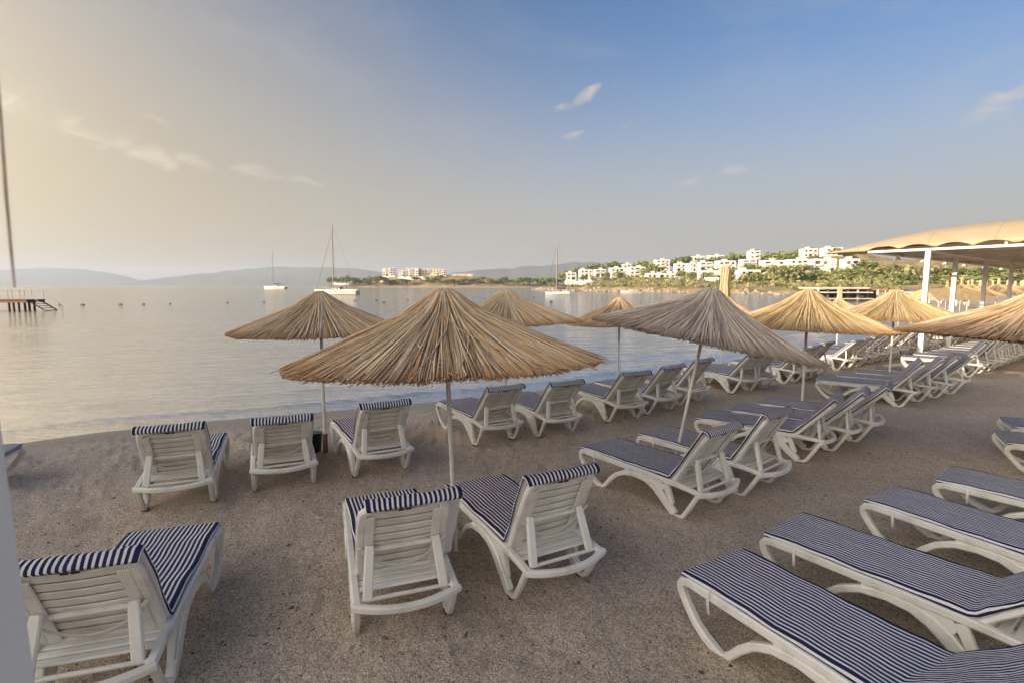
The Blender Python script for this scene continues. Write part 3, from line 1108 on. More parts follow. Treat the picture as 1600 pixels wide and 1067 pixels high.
for i in range(17):
    yaw = (-36, -40)[i] if i < 2 else -52 + rnd.uniform(-2, 2)
    x, y = by_rear(1512, 588, yaw) if i < 2 else by_rear(1538, 580, yaw)
    d = i * .80 if i < 2 else (i - 2) * .74
    place(x + d * math.cos(R(37)), y + d * math.sin(R(37)), yaw, rnd.choice([50, 54, 58]),
          '%s distant lounger of the dense middle row under the far right umbrella' % ORD[i], 'far dense part of the middle lounger row', far=True)

# right edge
place(1.36, 3.37, -61, 40, 'nearest lounger at bottom right with its long striped seat in full view', G_right)
place(2.12, 3.93, -54, 42, 'second lounger from the front at bottom right, whole seat visible', G_right)
place(3.29, 4.52, -60, 30, 'third lounger from the front at the right edge with white side band', G_right)
q = at(1478, 754, .37)
place(q.x + .20, q.y + .28, -50, 30, 'fourth lounger from the front at the right edge, only its foot end showing', G_right)
q = at(1549, 692, .34)
place(q.x + .28, q.y + .19, -32, 30, 'fifth lounger from the front at the right edge with a slanted white leg', G_right)
q = at(1553, 668, .34)
place(q.x + .36, q.y + .22, -30, 30, 'sixth and farthest lounger at the right edge, a blue grey cushion corner', G_right)

# ------------------------------------------------------------------ umbrellas
PR = np.array([0, .06, .12, .22, .37, .55, .78, .93, 1.10, 1.30])
PH = np.array([0, -.006, -.042, -.128, -.215, -.290, -.380, -.435, -.495, -.565])
CR = 1.27


def canopy_mesh(seed, mat, n_long=1000, n_short=600, rad=.0056, stn=5, flat=1.0, sides=3):
    rs = np.random.RandomState(seed)
    n = n_long + n_short
    az = rs.rand(n) * 2 * np.pi
    long_ = np.arange(n) < n_long
    r0 = np.where(long_, rs.uniform(.06, .40, n), rs.uniform(.02, .12, n))
    r1 = np.where(long_, CR + rs.normal(0, .011, n) - .015, np.where(rs.rand(n) < .6, rs.uniform(.35, 1.2, n), CR + rs.normal(0, .012, n) - .02))
    # slow scallop in the rim so bundles differ
    r1 = r1 + .008 * np.sin(az * 9 + seed) * (r1 > 1.1)
    r1 = r1 + (rs.rand(n) < .012) * rs.uniform(.02, .09, n)
    skew = rs.normal(0, .038, n) + (rs.rand(n) < .08) * rs.normal(0, .22, n)
    lift = np.where(long_, rs.uniform(-.012, .022, n), rs.uniform(.014, .050, n))
    bend = rs.normal(0, .012, n)
    rr = rad * rs.uniform(.6, 1.35, n)
    tone = np.clip(rs.normal(.52, .30, n) + .1 * np.sin(az * 5 + seed), 0, 1)
    t = np.linspace(0, 1, stn)
    rad_ = r0[:, None] + (r1 - r0)[:, None] * t[None]
    azz = az[:, None] + skew[:, None] * (t[None] - .2) * 1.2
    z = np.interp(rad_, PR, PH) + lift[:, None] * (.4 + .6 * (1 - t[None])) + bend[:, None] * np.sin(t[None] * 3) - .012 * t[None] ** 3 * rs.rand(n)[:, None]
    vs = np.empty((n, stn, sides, 3))
    tang = np.stack([-np.sin(azz), np.cos(azz), np.zeros_like(azz)], -1)
    upv = np.stack([np.cos(azz) * .42, np.sin(azz) * .42, np.full_like(azz, .9)], -1)
    cen = np.stack([np.cos(azz) * rad_, np.sin(azz) * rad_, z], -1)
    tw = rs.rand(n) * 6
    taper = 1.0 - .08 * t
    for k in range(sides):
        a = tw[:, None] + 2 * np.pi * k / sides
        rk = rr[:, None] * taper[None]
        vs[:, :, k] = cen + tang * (np.cos(a) * rk)[..., None] + upv * (np.sin(a) * rk)[..., None]
    base = (np.arange(n)[:, None, None] * stn + np.arange(stn - 1)[None, :, None]) * sides
    k = np.arange(sides)[None, None, :]
    k2 = (k + 1) % sides
    q = np.stack([base + k, base + k2, base + sides + k2, base + sides + k], -1).reshape(-1, 4)
    me = bpy.data.meshes.new('reed_thatch')
    nv = n * stn * sides
    me.vertices.add(nv)
    me.vertices.foreach_set('co', vs.ravel())
    me.loops.add(len(q) * 4)
    me.polygons.add(len(q))
    me.loops.foreach_set('vertex_index', q.ravel().astype(np.int32))
    me.polygons.foreach_set('loop_start', (np.arange(len(q)) * 4).astype(np.int32))
    me.update(calc_edges=True)
    a = me.attributes.new('tone', 'FLOAT', 'POINT')
    a.data.foreach_set('value', np.repeat(tone, stn * sides).astype(np.float32))
    al = np.broadcast_to((rad_ / CR)[:, :, None], (n, stn, sides))
    a = me.attributes.new('along', 'FLOAT', 'POINT')
    a.data.foreach_set('value', np.ascontiguousarray(al).ravel().astype(np.float32))
    me.materials.append(mat)
    return me


def liner_mesh():
    mb = MB()
    n = 32
    rs_ = [.03, .2, .45, .8, 1.13, 1.20]
    vs, fs = [], []
    for r_ in rs_:
        for k in range(n):
            a = 2 * math.pi * k / n
            vs.append((r_ * math.cos(a), r_ * math.sin(a), float(np.interp(r_, PR, PH)) - .022))
    for i in range(len(rs_) - 1):
        for k in range(n):
            j = (k + 1) % n
            fs.append((i * n + k, i * n + j, (i + 1) * n + j, (i + 1) * n + k))
    mb.add(vs, fs)
    return mb.mesh('reed_mat', M_mat_liner, 60)


def ring_mesh(r_, rad=.004, dz=.03):
    mb = MB()
    n = 40
    z = float(np.interp(r_, PR, PH)) + dz
    pts = [(r_ * math.cos(2 * math.pi * k / n), r_ * math.sin(2 * math.pi * k / n), z) for k in range(n + 1)]
    mb.tube(pts, rad, 5)
    return mb.mesh('tie_wire', M_wire, 60)


LINER = liner_mesh()
RING = ring_mesh(.26)
mb = MB()
mb.tube([(.03, 0, -.05), (1.15, 0, float(np.interp(1.15, PR, PH)) - .04)], .011, 6)
RIB = mb.mesh('rib', M_metal, 50)


def umbrella(base, label, mat, seed, fs=None, lean=(0, 0), yaw=0, apex=2.13, scale=1.0, pole=M_metal2, prad=.019, n=(1700, 900), sleeve=None, finial=False, wires=True, tilt=(0, 0), dens=1.0, cat='beach umbrella'):
    t = thing('straw_umbrella', label, cat, (base[0], base[1], 0), R(yaw), 'reed thatched beach umbrellas')
    top = Vector((math.tan(R(lean[0])) * apex, math.tan(R(lean[1])) * apex, apex))
    mb = MB()
    mb.tube([(0, 0, -.05), tuple(top * .5), tuple(top * .985)], prad, 10)
    obj('pole', mb.mesh('pole', pole, 50), t)
    if sleeve:
        mb = MB()
        mb.tube([(0, 0, -.04), (0, 0, .30)], prad * 1.75, 12)
        obj('ground_sleeve', mb.mesh('ground_sleeve', sleeve, 50), t)
    key = ('can', seed, mat.name, n)
    if key not in _cache:
        _cache[key] = canopy_mesh(seed, mat, *n)
    th = obj('reed_thatch', _cache[key], t, kind='stuff')
    parts = [th, obj('reed_mat', LINER, t)]
    if wires:
        parts.append(obj('tie_wire', RING, t))
    for k in range(8):
        r_ = obj('rib', RIB, t)
        r_.rotation_euler = (0, 0, 0)
        parts.append(r_)
        r_['k'] = k
    for p in parts:
        p.location = top
        rz = p['k'] * math.pi / 4 if 'k' in p else 0
        if 'k' in p:
            del p['k']
        E_ = Matrix.Rotation(R(tilt[1] + lean[1] * -0), 4, 'X') @ Matrix.Rotation(R(tilt[0]), 4, 'Y') @ Matrix.Rotation(rz, 4, 'Z')
        p.rotation_euler = E_.to_euler()
        p.scale = (scale, scale, scale)
    if finial:
        key = ('fin', mat.name)
        if key not in _cache:
            rs = random.Random(4)
            m2 = MB()
            for k in range(60):
                a = rs.random() * 6.28
                r_ = rs.uniform(.03, .075)
                m2.tube([(r_ * 1.5 * math.cos(a), r_ * 1.5 * math.sin(a), -.12), (r_ * math.cos(a), r_ * math.sin(a), .2), (r_ * 1.1 * math.cos(a + .2), r_ * 1.1 * math.sin(a + .2), .42 + rs.random() * .08)], .008, 4)
            me = m2.mesh('straw_finial', mat, 50)
            for nm in ('tone', 'along'):
                a_ = me.attributes.new(nm, 'FLOAT', 'POINT')
                a_.data.foreach_set('value', [.5 + .3 * math.sin(i // 12) if nm == 'tone' else .3 for i in range(len(me.vertices))])
            _cache[key] = me
        f_ = obj('straw_finial', _cache[key], t, kind='stuff')
        f_.location = top
        f_.scale = fs or (scale, scale, scale)
    return t


def gxy(u, v):
    q = at(u, v, 0)
    return (q.x, q.y)


umbrella(gxy(713, 868), 'large brown reed umbrella in the foreground centre over two loungers', M_reed, 1, yaw=20, apex=2.13, n=(2600, 1500), prad=.019, lean=(-2.0, 0), scale=.935, tilt=(-.5, -3))
umbrella(gxy(509, 712), 'reed umbrella at left by the water with a brown sleeve on its pole', M_reed, 2, yaw=80, apex=2.09, sleeve=M_brownpipe, prad=.019, scale=.84, tilt=(0, 0))
umbrella(gxy(790, 668), 'reed umbrella by the water peeking out behind the large foreground umbrella', M_reed, 3, yaw=140, apex=2.10, scale=.90, tilt=(4, 0))
umbrella(gxy(965, 622), 'small reed umbrella on a straight white pole between the big two', M_reed, 2, yaw=200, apex=1.93, scale=.80, tilt=(2, 0))
umbrella(gxy(1050, 738), 'weathered grey reed umbrella tilted on a leaning pole', M_reed_gray, 5, lean=(10.5, 0), apex=2.12, scale=1.0, tilt=(11, 0), n=(2200, 1300), prad=.019)
umbrella(gxy(1252, 655), 'golden reed umbrella right of the tilted grey umbrella', M_reed_gold, 6, yaw=0, apex=2.09, scale=1.02, tilt=(2, 0), prad=.021)
umbrella(gxy(1388, 608), 'golden reed umbrella in front of the first white shelter post', M_reed_gold, 3, yaw=45, apex=2.06, scale=.98, prad=.021)
umbrella((5.75, 5.65), 'brown reed umbrella cut off by the right edge', M_reed, 2, yaw=10, tilt=(6, 0), apex=2.13, scale=1.02, prad=.021)
umbrella(gxy(1127, 588), 'reed umbrella with tall straw tip rising behind the grey umbrella', M_reed, 3, yaw=10, apex=1.95, scale=.75, finial=True, tilt=(6, 0), fs=(1.3, 1.3, 1.45))
umbrella(gxy(1306, 556), 'reed umbrella with tall straw tip between the two golden umbrellas', M_reed, 2, yaw=60, apex=1.75, scale=.8, finial=True)

# far umbrellas round the cove
n_far = (260, 120)
fi = 0
far_spots = [(1402, 505), (1425, 497), (1452, 502), (1476, 492), (1498, 497), (1515, 490), (1536, 494), (1556, 489), (1574, 493), (1594, 488), (1490, 484), (1462, 483), (1528, 482), (1548, 481), (1571, 480), (1592, 479), (1510, 478), (1440, 486), (1582, 485), (1606, 482)]
for i, (u, v) in enumerate(sorted(far_spots)):
    q = at(u, v)
    if ground_z(q.x, q.y) < -.1:
        continue
    umbrella((q.x, q.y), 'far straw umbrella with a tall tip on the cove beach, %s from the left' % ORD[i], M_reed_gold if i % 2 else M_reed, 11, yaw=rnd.uniform(0, 90), apex=2.1 + rnd.uniform(-.1, .2), scale=1.0, n=n_far, finial=True, wires=False)

# bucket by the left pole
bq = at(494, 706)
mb = MB()
mb.tube([(0, 0, 0), (0, 0, .25), (0, 0, .27), (0, 0, .27)], [.064, .084, .090, .080], 20, cap=True)
t = thing('bucket', 'black plastic bucket standing beside the brown sleeved umbrella pole', 'bucket', (bq.x, bq.y, 0))
obj('pail', mb.mesh('pail', M_bucket, 50), t)
mb = MB()
mb.tube([(.086 * math.cos(k * math.pi / 10), .02, .24 - .10 * math.sin(k * math.pi / 10)) for k in range(11)], .004, 5)
o = obj('handle', mb.mesh('handle', M_darkmetal, 50), t)
o.location = (0, -.09, 0)

# ------------------------------------------------------------------ pebbles and debris on the sand
M_pebble = bpy.data.materials.new('pebbles')
M_pebble.use_nodes = True
T = NT(M_pebble.node_tree)
tn = T.n('ShaderNodeAttribute', attribute_name='tone').outputs['Fac']
T.put(M_pebble.node_tree.nodes['Principled BSDF'].inputs['Base Color'], T.ramp(tn, [(0, (.07, .055, .045)), (.4, (.22, .17, .13)), (.75, (.36, .31, .26)), (1, (.62, .58, .52))]))
M_pebble.node_tree.nodes['Principled BSDF'].inputs['Roughness'].default_value = .8


def pebbles():
    n = 26000
    rs = np.random.RandomState(5)
    a = np.radians(rs.uniform(-52, 52, n))
    r_ = np.exp(rs.uniform(math.log(1.2), math.log(9), n))
    x, y = r_ * np.sin(a), r_ * np.cos(a)
    z, at_ = beach_fn(x, y)
    s = signed(x, y, L1)
    ok = s > .15
    x, y, z = x[ok], y[ok], z[ok]
    n = len(x)
    base = np.array([(1, 0, 0), (-1, 0, 0), (0, 1, 0), (0, -1, 0), (0, 0, 1), (0, 0, -1)], float)
    tris = np.array([(0, 2, 4), (2, 1, 4), (1, 3, 4), (3, 0, 4), (2, 0, 5), (1, 2, 5), (3, 1, 5), (0, 3, 5)])
    sz = np.exp(rs.normal(math.log(.0042), .45, n))
    sc = np.stack([sz * rs.uniform(.8, 1.6, n), sz * rs.uniform(.7, 1.2, n), sz * rs.uniform(.5, .9, n)], -1)
    th = rs.rand(n) * 6.28
    v = base[None] * sc[:, None] * (1 + rs.uniform(-.2, .2, (n, 6, 1)))
    c, s_ = np.cos(th)[:, None], np.sin(th)[:, None]
    vx_ = v[..., 0] * c - v[..., 1] * s_ + x[:, None]
    vy_ = v[..., 0] * s_ + v[..., 1] * c + y[:, None]
    vz_ = v[..., 2] + (z + sz * .15)[:, None]
    co = np.stack([vx_, vy_, vz_], -1).reshape(-1, 3)
    f = (np.arange(n)[:, None, None] * 6 + tris[None]).reshape(-1, 3)
    me = bpy.data.meshes.new('pebbles')
    me.vertices.add(len(co))
    me.vertices.foreach_set('co', co.ravel())
    me.loops.add(len(f) * 3)
    me.polygons.add(len(f))
    me.loops.foreach_set('vertex_index', f.ravel().astype(np.int32))
    me.polygons.foreach_set('loop_start', (np.arange(len(f)) * 3).astype(np.int32))
    me.update(calc_edges=True)
    a_ = me.attributes.new('tone', 'FLOAT', 'POINT')
    a_.data.foreach_set('value', np.repeat(np.clip(rs.normal(.45, .28, n), 0, 1), 6).astype(np.float32))
    me.materials.append(M_pebble)
    o = obj('pebbles', me, kind='stuff')
    tag(o, 'small loose pebbles scattered over the beach sand', 'pebbles')


pebbles()

# ------------------------------------------------------------------ near white post and hanging cord
t = thing('white_post', 'blurred white painted post at the left edge close to the camera', 'post', (0, 0, 0))
mb = MB()
d_ = .62
pA = at_d(62, 1067, d_)
pB = at_d(-2, 585, d_)
dirv = (pB - pA).normalized()
p0 = pA - dirv * 1.6
p1 = pA + dirv * 1.35
mb.beam([p0 + Vector((-.07, -.07, 0)), p1 + Vector((-.07, -.07, 0))], .14, .14, (0, 1, 0), .006)
obj('shaft', mb.mesh('shaft', M_white, 40), t)
mb = MB()
mb.box((p0.x - .07, p0.y, .01), (.24, .24, .02), bev=.004)
obj('base_plate', mb.mesh('base_plate', M_white, 40), t)
M_cord = material('brown_cord', (.55, .40, .30), .8, var=.2, vscale=50)
mb = MB()
pts = [at_d(-24, -60, .42), at_d(-9, 60, .42), at_d(2, 200, .42), at_d(9, 300, .42), at_d(17, 390, .42), at_d(23, 450, .42)]
mb.tube(pts, [.0010, .0010, .0012, .0013, .0011, .0007], 8)
o = obj('hanging_cord', mb.mesh('hanging_cord', M_cord, 50))
tag(o, 'blurred thin brown cord hanging near the top left edge', 'cord')

# ------------------------------------------------------------------ fabric shelter on white posts
E_ROOF = R(39)
M_fabric = bpy.data.materials.new('shelter_canvas')
M_fabric.use_nodes = True
T = NT(M_fabric.node_tree)
b_ = M_fabric.node_tree.nodes['Principled BSDF']
tc = T.n('ShaderNodeTexCoord').outputs['Object']
cf = T.ramp(T.noise(tc, .8, 5, .6), [(.3, (.46, .37, .25)), (.7, (.54, .44, .30))])
_sx = T.n('ShaderNodeSeparateXYZ', ins={0: T.mapping(tc, (1, 1, 1), (0, 0, -E_ROOF))}).outputs[1]
_seam = T.math('LESS_THAN', T.math('FRACT', T.math('DIVIDE', _sx, 1.5)), .022)
_st = T.n('ShaderNodeMapRange', ins={0: T.noise(T.mapping(tc, (3, .5, 1)), 1.5, 5, .65), 1: .5, 2: .8, 3: 0.0, 4: .35}).outputs[0]
cf = T.mix(_st, cf, (.34, .27, .18, 1))
cf = T.mix(T.math('MULTIPLY', _seam, .5), cf, (.30, .22, .13, 1))
T.put(b_.inputs['Base Color'], cf)
b_.inputs['Roughness'].default_value = .85
trl = T.n('ShaderNodeBsdfTranslucent', ins={'Color': (.62, .46, .27, 1)})
mxs = T.n('ShaderNodeMixShader', ins={0: .18, 1: b_.outputs[0], 2: trl.outputs[0]})
T.t.links.new(mxs.outputs[0], T.t.nodes['Material Output'].inputs['Surface'])

pg = at(1437, 561, 0)
E1 = R(39)                      # along the shore, away from the camera
e1 = Vector((math.cos(E1), math.sin(E1), 0))
e2 = Vector((math.cos(E1 - R(96)), math.sin(E1 - R(96)), 0))
shelter = thing('fabric_shelter', 'long tan canvas shelter on white posts behind the umbrellas at right', 'shelter', (pg.x, pg.y, 0))
ZB = 3.2
def S(s, t, z):
    return tuple(e2 * s + e1 * t + Vector((0, 0, z)))
post_t = [0, 3.3, 8.0, 13.5, 20.0, 27.0]
for t_ in post_t:
    mb = MB()
    mb.beam([S(0, t_, -.1), S(0, t_, ZB)], .13, .13, tuple(e1), .006)
    o = obj('post', mb.mesh('post', M_white, 40), shelter)
    mb = MB()
    mb.beam([S(5.6, t_, -.1), S(5.6, t_, ZB)], .13, .13, tuple(e1), .006)
    if t_ > 0:
        o = obj('post', mb.mesh('post', M_white, 40), shelter)
for i, t_ in enumerate(post_t):
    mb = MB()
    mb.beam([S(-1.6, t_, ZB + .045), S(9.5, t_, ZB + .045)], .07, .09, (0, 0, 1), .004)
    obj('cross_beam', mb.mesh('cross_beam', M_white, 40), shelter)
for s_ in (-1.55, 0.02, 5.6):
    mb = MB()
    mb.beam([S(s_, .05, ZB - .02 if s_ >= 0 else ZB + .02), S(s_, 28, ZB - .02 if s_ >= 0 else ZB + .02)], .05, .07, (0, 0, 1), .004)
    obj('eave_beam', mb.mesh('eave_beam', M_white, 40), shelter)
mb = MB()
mb.beam([S(1.7, .10, ZB + .09), S(1.7, .10, ZB + .30)], .06, .06, tuple(e1), .003)
obj('king_post', mb.mesh('king_post', M_white, 40), shelter)


def s_left(t):
    return -1.65 - 1.25 * math.exp(-max(t, 0) / 1.0)


def roof_z(s, t):
    q = max(s - s_left(t), 0)
    arch = 1 - math.exp(-q / .75)
    lift = 1 - math.exp(-max(t + .2, 0) / .8)
    return ZB + .06 + arch * (.05 + (.80 + .03 * s) * lift)


mb = MB()
ns_, nt_ = 110, 30
vs, fs = [], []
for j in range(nt_ + 1):
    t_ = -.1 + 28.3 * (j / nt_) ** 2.2
    for i in range(ns_ + 1):
        s_ = s_left(t_) + (10.2 - s_left(t_)) * i / ns_
        z = roof_z(s_, t_)
        if j == 0:
            z = ZB + .07 + (.15 * abs(math.sin(math.pi * (s_ + 1.6) / .88)) ** .7 if s_ > -1.6 else 0)
        vs.append(S(s_, t_ + (-.25 if j == 0 else 0) * 0, z))
for j in range(nt_):
    for i in range(ns_):
        a = j * (ns_ + 1) + i
        fs.append((a, a + 1, a + ns_ + 2, a + ns_ + 1))
mb.add(vs, fs)
ro = obj('canvas_roof', mb.mesh('canvas_roof', M_fabric, 50), shelter)
md = ro.modifiers.new('thick', 'SOLIDIFY')
md.thickness = .012
# purlins under the canvas
for k in range(9):
    t_ = 1.6 + k * 3.0
    mb = MB()
    mb.beam([S(s_, t_, roof_z(s_, t_) - .06) for s_ in np.linspace(-1.6, 9.6, 14)], .04, .05, (0, 0, 1), .002)
    obj('roof_hoop', mb.mesh('roof_hoop', M_white, 40), shelter)
# flat underside lining
mb = MB()
vs, fs = [], []
for j in range(20):
    for i in range(24):
        s_ = -1.6 + 11 * i / 23
        t_ = .3 + 27.5 * j / 19
        vs.append(S(s_, t_, ZB + .14 + .10 * math.sin(math.pi * i / 23) - .05 * math.sin(math.pi * ((j * 1.9) % 1))))
for j in range(19):
    for i in range(23):
        a = j * 24 + i
        fs.append((a, a + 1, a + 25, a + 24))
mb.add(vs, fs)
M_lining = material('canvas_lining', (.66, .56, .44), .9, var=.12, vscale=2)
o = obj('roof_lining', mb.mesh('roof_lining', M_lining, 50), shelter)
for t_ in (3.0, 6.2, 9.5, 13.0, 17.5, 22.0):
    mb = MB()
    c = Vector(S(-1.62, t_, ZB - .10))
    mb.tube([c + Vector((0, 0, .10)), c + Vector((0, 0, .07)), c, c - Vector((0, 0, .01))], [.02, .07, .12, .11], 12)
    obj('eave_lamp', mb.mesh('eave_lamp', M_white, 50), shelter)

# ------------------------------------------------------------------ jetty at left
M_wood = material('jetty_wood', (.20, .085, .045), .8, var=.3, vscale=4)
M_woodgrey = material('pile_wood', (.10, .07, .05), .85, var=.3, vscale=4)
jb = at(66, 485, WATER_Z)
jetty = thing('wooden_jetty', 'brown wooden jetty with a railing and steps into the sea at left', 'jetty', (jb.x, jb.y, WATER_Z))
DZ = .98
mb = MB()
sw = at_d(56, 470, jb.y).x - jb.x
LJ = 16
for k in range(2):
    mb.box((sw - LJ / 2, -.9 + 1.8 * k, DZ - .14), (LJ, .12, .22))
obj('deck_beam', mb.mesh('deck_beam', M_wood), jetty)
pl = MB()
pl.box((0, 0, 0), (.19, 2.1, .05))
plm = pl.mesh('deck_plank', M_wood)
for k in range(36):
    o = obj('deck_plank', plm, jetty)
    o.location = (sw - .1 - k * .215, 0, DZ)
mb = MB()
mb.box((sw - 7.75 - 4.2, 0, DZ), (8.3, 2.1, .05))
obj('deck_end', mb.mesh('deck_end', M_wood), jetty)
for (u) in (27, 34, 42):
    x = at_d(u, 480, jb.y).x - jb.x
    for s_ in (-.8, .8):
        mb = MB()
        mb.tube([(x, s_, -1.5), (x, s_, DZ - .2)], .10, 8)
        obj('pile', mb.mesh('pile', M_woodgrey, 50), jetty)
for x in (sw - 4.6, sw - 6.4, sw - 8.2):
    mb = MB()
    mb.tube([(x, -.8, -1.5), (x, -.8, DZ - .2)], .10, 8)
    obj('pile', mb.mesh('pile', M_woodgrey, 50), jetty)
for s_ in (-1, 1):
    mb = MB()
    for k in range(9):
        x = sw - .1 - k * 1.15
        mb.tube([(x, s_, DZ), (x, s_, DZ + 1.0)], .022, 5)
    mb.tube([(sw - .1, s_, DZ + 1.0), (sw - 9.4, s_, DZ + 1.0)], .022, 5)
    mb.tube([(sw - .1, s_, DZ + .55), (sw - 9.4, s_, DZ + .55)], .016, 5)
    mb.tube([(sw - .1, s_, DZ + 1.0), (sw + 1.6, s_, .35)], .022, 5)
    mb.tube([(sw + 1.6, s_, .35), (sw + 1.6, s_, -.3)], .022, 5)
    obj('railing', mb.mesh('railing', M_metal, 50), jetty)
for k in range(5):
    mb = MB()
    mb.box((sw + .15 + k * .30, 0, DZ - .17 - k * .20), (.26, 1.2, .05))
    obj('step', mb.mesh('step', M_woodgrey), jetty)
mb = MB()
for s_ in (-.65, .65):
    mb.beam([(sw, s_, DZ - .15), (sw + 1.5, s_, -.10)], .05, .16, (0, 0, 1), .004)
obj('stair_stringer', mb.mesh('stair_stringer', M_woodgrey), jetty)

# ------------------------------------------------------------------ buoys
M_buoy = material('buoy_dark', (.07, .055, .05), .6)
mb = MB()
mb.tube([(-.33, 0, 0), (-.30, 0, 0), (-.15, 0, .02), (.15, 0, .02), (.30, 0, 0), (.33, 0, 0)], [.03, .11, .15, .15, .11, .03], 10)
BU = mb.mesh('buoy', M_buoy, 50)
for i, (u, v) in enumerate([(93, 477), (129, 477), (188, 476.5), (224, 476), (266, 475), (355, 473), (412, 472.5), (554, 470), (588, 470), (637, 469), (723, 467.5), (757, 466.5), (808, 465.5), (834, 465), (861, 472), (600, 473)]):
    o = obj('buoy', BU)
    q = at(u, v, WATER_Z)
    o.location = (q.x, q.y, WATER_Z + .02)
    o.rotation_euler = (0, 0, rnd.uniform(-.5, .5))
    k_ = .5 + rnd.random() * .3
    o.scale = (k_, k_, k_)
    tag(o, 'small dark float of the swimming line' + (' near the jetty' if u < 300 else ' below the sailing boats' if u < 700 else ' off the headland'), 'buoy', 'dark floats of the swimming line')

# ------------------------------------------------------------------ sailing boats
M_hull = material('boat_gelcoat', (.62, .59, .53), .3, dirt=(.5, .46, .4), dscale=.6, damount=.3)
M_hullblue = material('boat_grey_hull', (.48, .50, .50), .3)
M_window = material('boat_window', (.03, .035, .04), .15)
M_canvas_dark = material('boat_canvas', (.05, .06, .10), .8)
M_mast = material('boat_mast', (.24, .20, .17), .4)
M_antifoul = material('boat_bottom_paint', (.06, .07, .09), .6)
M_boatwood = material('boat_cockpit_trim', (.18, .13, .09), .6)


def sailboat(pos, yaw, L, hull_mat, mast_h, label, forestay=True, cover=True):
    t = thing('sailing_boat', label, 'sailing boat', (pos[0], pos[1], WATER_Z), R(yaw))
    # hull lofted from stations, bow at +x
    st = 14
    vs, fs = [], []
    F_ = L * .105
    for i in range(st + 1):
        u = i / st
        x = -L / 2 + L * u
        w = L * .145 * (1 - max(0, (u - .42) / .58) ** 2.1) * (.80 + .20 * min(1, u / .35))
        w = max(w, .02)
        fb = F_ * (.88 + .28 * u ** 2)
        rake = L * .03 * u ** 6
        for (a, zz_, k) in ((1, fb, 1), (.985, fb * .5, .95), (.93, .05, .85), (.55, -.3, .75), (0, -.5, .7)):
            vs.append((x + rake * zz_ / F_, w * a * 1, zz_))
        for (a, zz_, k) in ((.55, -.3, .75), (.93, .05, .85), (.985, fb * .5, .95), (1, fb, 1)):
            vs.append((x + rake * zz_ / F_, -w * a, zz_))
    for i in range(st):
        for k in range(8):
            a = i * 9 + k
            fs.append((a, a + 1, a + 10, a + 9))
        a = i * 9
        fs.append((a, a + 9, a + 17, a + 8))
    fs.append(tuple(range(8, -1, -1)))
    mb = MB()
    mb.add(vs, fs)
    obj('hull', mb.mesh('hull', hull_mat, 40), t)
    mb = MB()
    wl = []
    for i in range(st + 1):
        u = i / st
        w = L * .145 * (1 - max(0, (u - .42) / .58) ** 2.1) * (.80 + .20 * min(1, u / .35)) * .945 + .012
        wl.append((-L / 2 + L * u, w))
    for s_ in (-1, 1):
        mb.beam([(x, w * s_, .09) for x, w in wl], .03, .16, (0, 0, 1), .002)
    obj('waterline_stripe', mb.mesh('waterline_stripe', M_antifoul), t)
    # cabin trunk
    mb = MB()
    ch = L * .045
    z0 = F_ * .92
    for (x0, x1, w0, w1, h0, h1) in ((-L * .12, L * .27, L * .092, L * .045, ch, ch * .45),):
        vs = [(x0, -w0, z0), (x0, w0, z0), (x1, w1, z0), (x1, -w1, z0), (x0 + .2, -w0 * .85, z0 + h0), (x0 + .2, w0 * .85, z0 + h0), (x1 - .5, w1 * .8, z0 + h1), (x1 - .5, -w1 * .8, z0 + h1)]
        mb.add(vs, [(4, 5, 6, 7), (0, 4, 7, 3), (1, 2, 6, 5), (0, 1, 5, 4), (2, 3, 7, 6)])
    obj('cabin', mb.mesh('cabin', M_hull), t)
    for s_ in (-1, 1):
        for k in range(3):
            mb = MB()
            x = -L * .06 + k * L * .085
            w = L * (.0875 - .047 * (k * .085 + .06) / .39) + .0
            mb.box((x, s_ * (w + .01), z0 + ch * .52 - k * ch * .1), (L * .05, .05, ch * .32), bev=.01)
            obj('cabin_window', mb.mesh('cabin_window', M_window), t)
        for k in range(2):
            mb = MB()
            mb.box((-L * .05 + k * L * .14, s_ * (L * .1435), F_ * .62), (L * .035, .03, F_ * .16), bev=.01)
            obj('hull_window', mb.mesh('hull_window', M_window), t)
    # cockpit coaming, sprayhood, bimini
    mb = MB()
    mb.box((-L * .30, L * .10, z0 + .14), (L * .30, .12, .34), bev=.03)
    mb.box((-L * .30, -L * .10, z0 + .14), (L * .30, .12, .34), bev=.03)
    obj('coaming', mb.mesh('coaming', M_hull), t)
    mb = MB()
    vs, fs = [], []
    for i in range(3):
        for k in range(9):
            a = math.pi * k / 8
            hh = ch * (1.0, 1.55, 1.6)[i]
            vs.append((-L * .04 - i * L * .045, math.cos(a) * L * .08, z0 + .1 + math.sin(a) ** .6 * hh))
    for i in range(2):
        for k in range(8):
            a = i * 9 + k
            fs.append((a, a + 1, a + 10, a + 9))
    mb.add(vs, fs)
    obj('sprayhood', mb.mesh('sprayhood', M_canvas_dark, 50), t)
    mb = MB()
    mb.box((-L * .32, 0, z0 + L * .125), (L * .15, L * .19, .06), bev=.02)
    for sx_ in (-.39, -.25):
        for sy_ in (-.085, .085):
            mb.tube([(L * sx_, L * sy_, z0 + .1), (L * sx_, L * sy_, z0 + L * .125)], .02, 5)
    obj('bimini', mb.mesh('bimini', M_canvas_dark), t)
    mb = MB()
    mb.tube([(-L * .40, 0, z0), (-L * .40, 0, z0 + 1.0)], .06, 6)
    mb.tube([(-L * .40 - .02, .5 * math.cos(a), z0 + .9 + .5 * math.sin(a)) for a in np.linspace(0, 2 * math.pi, 13)], .025, 5)
    obj('helm', mb.mesh('helm', M_boatwood, 50), t)
    # rig
    mx_ = L * .07
    mb = MB()
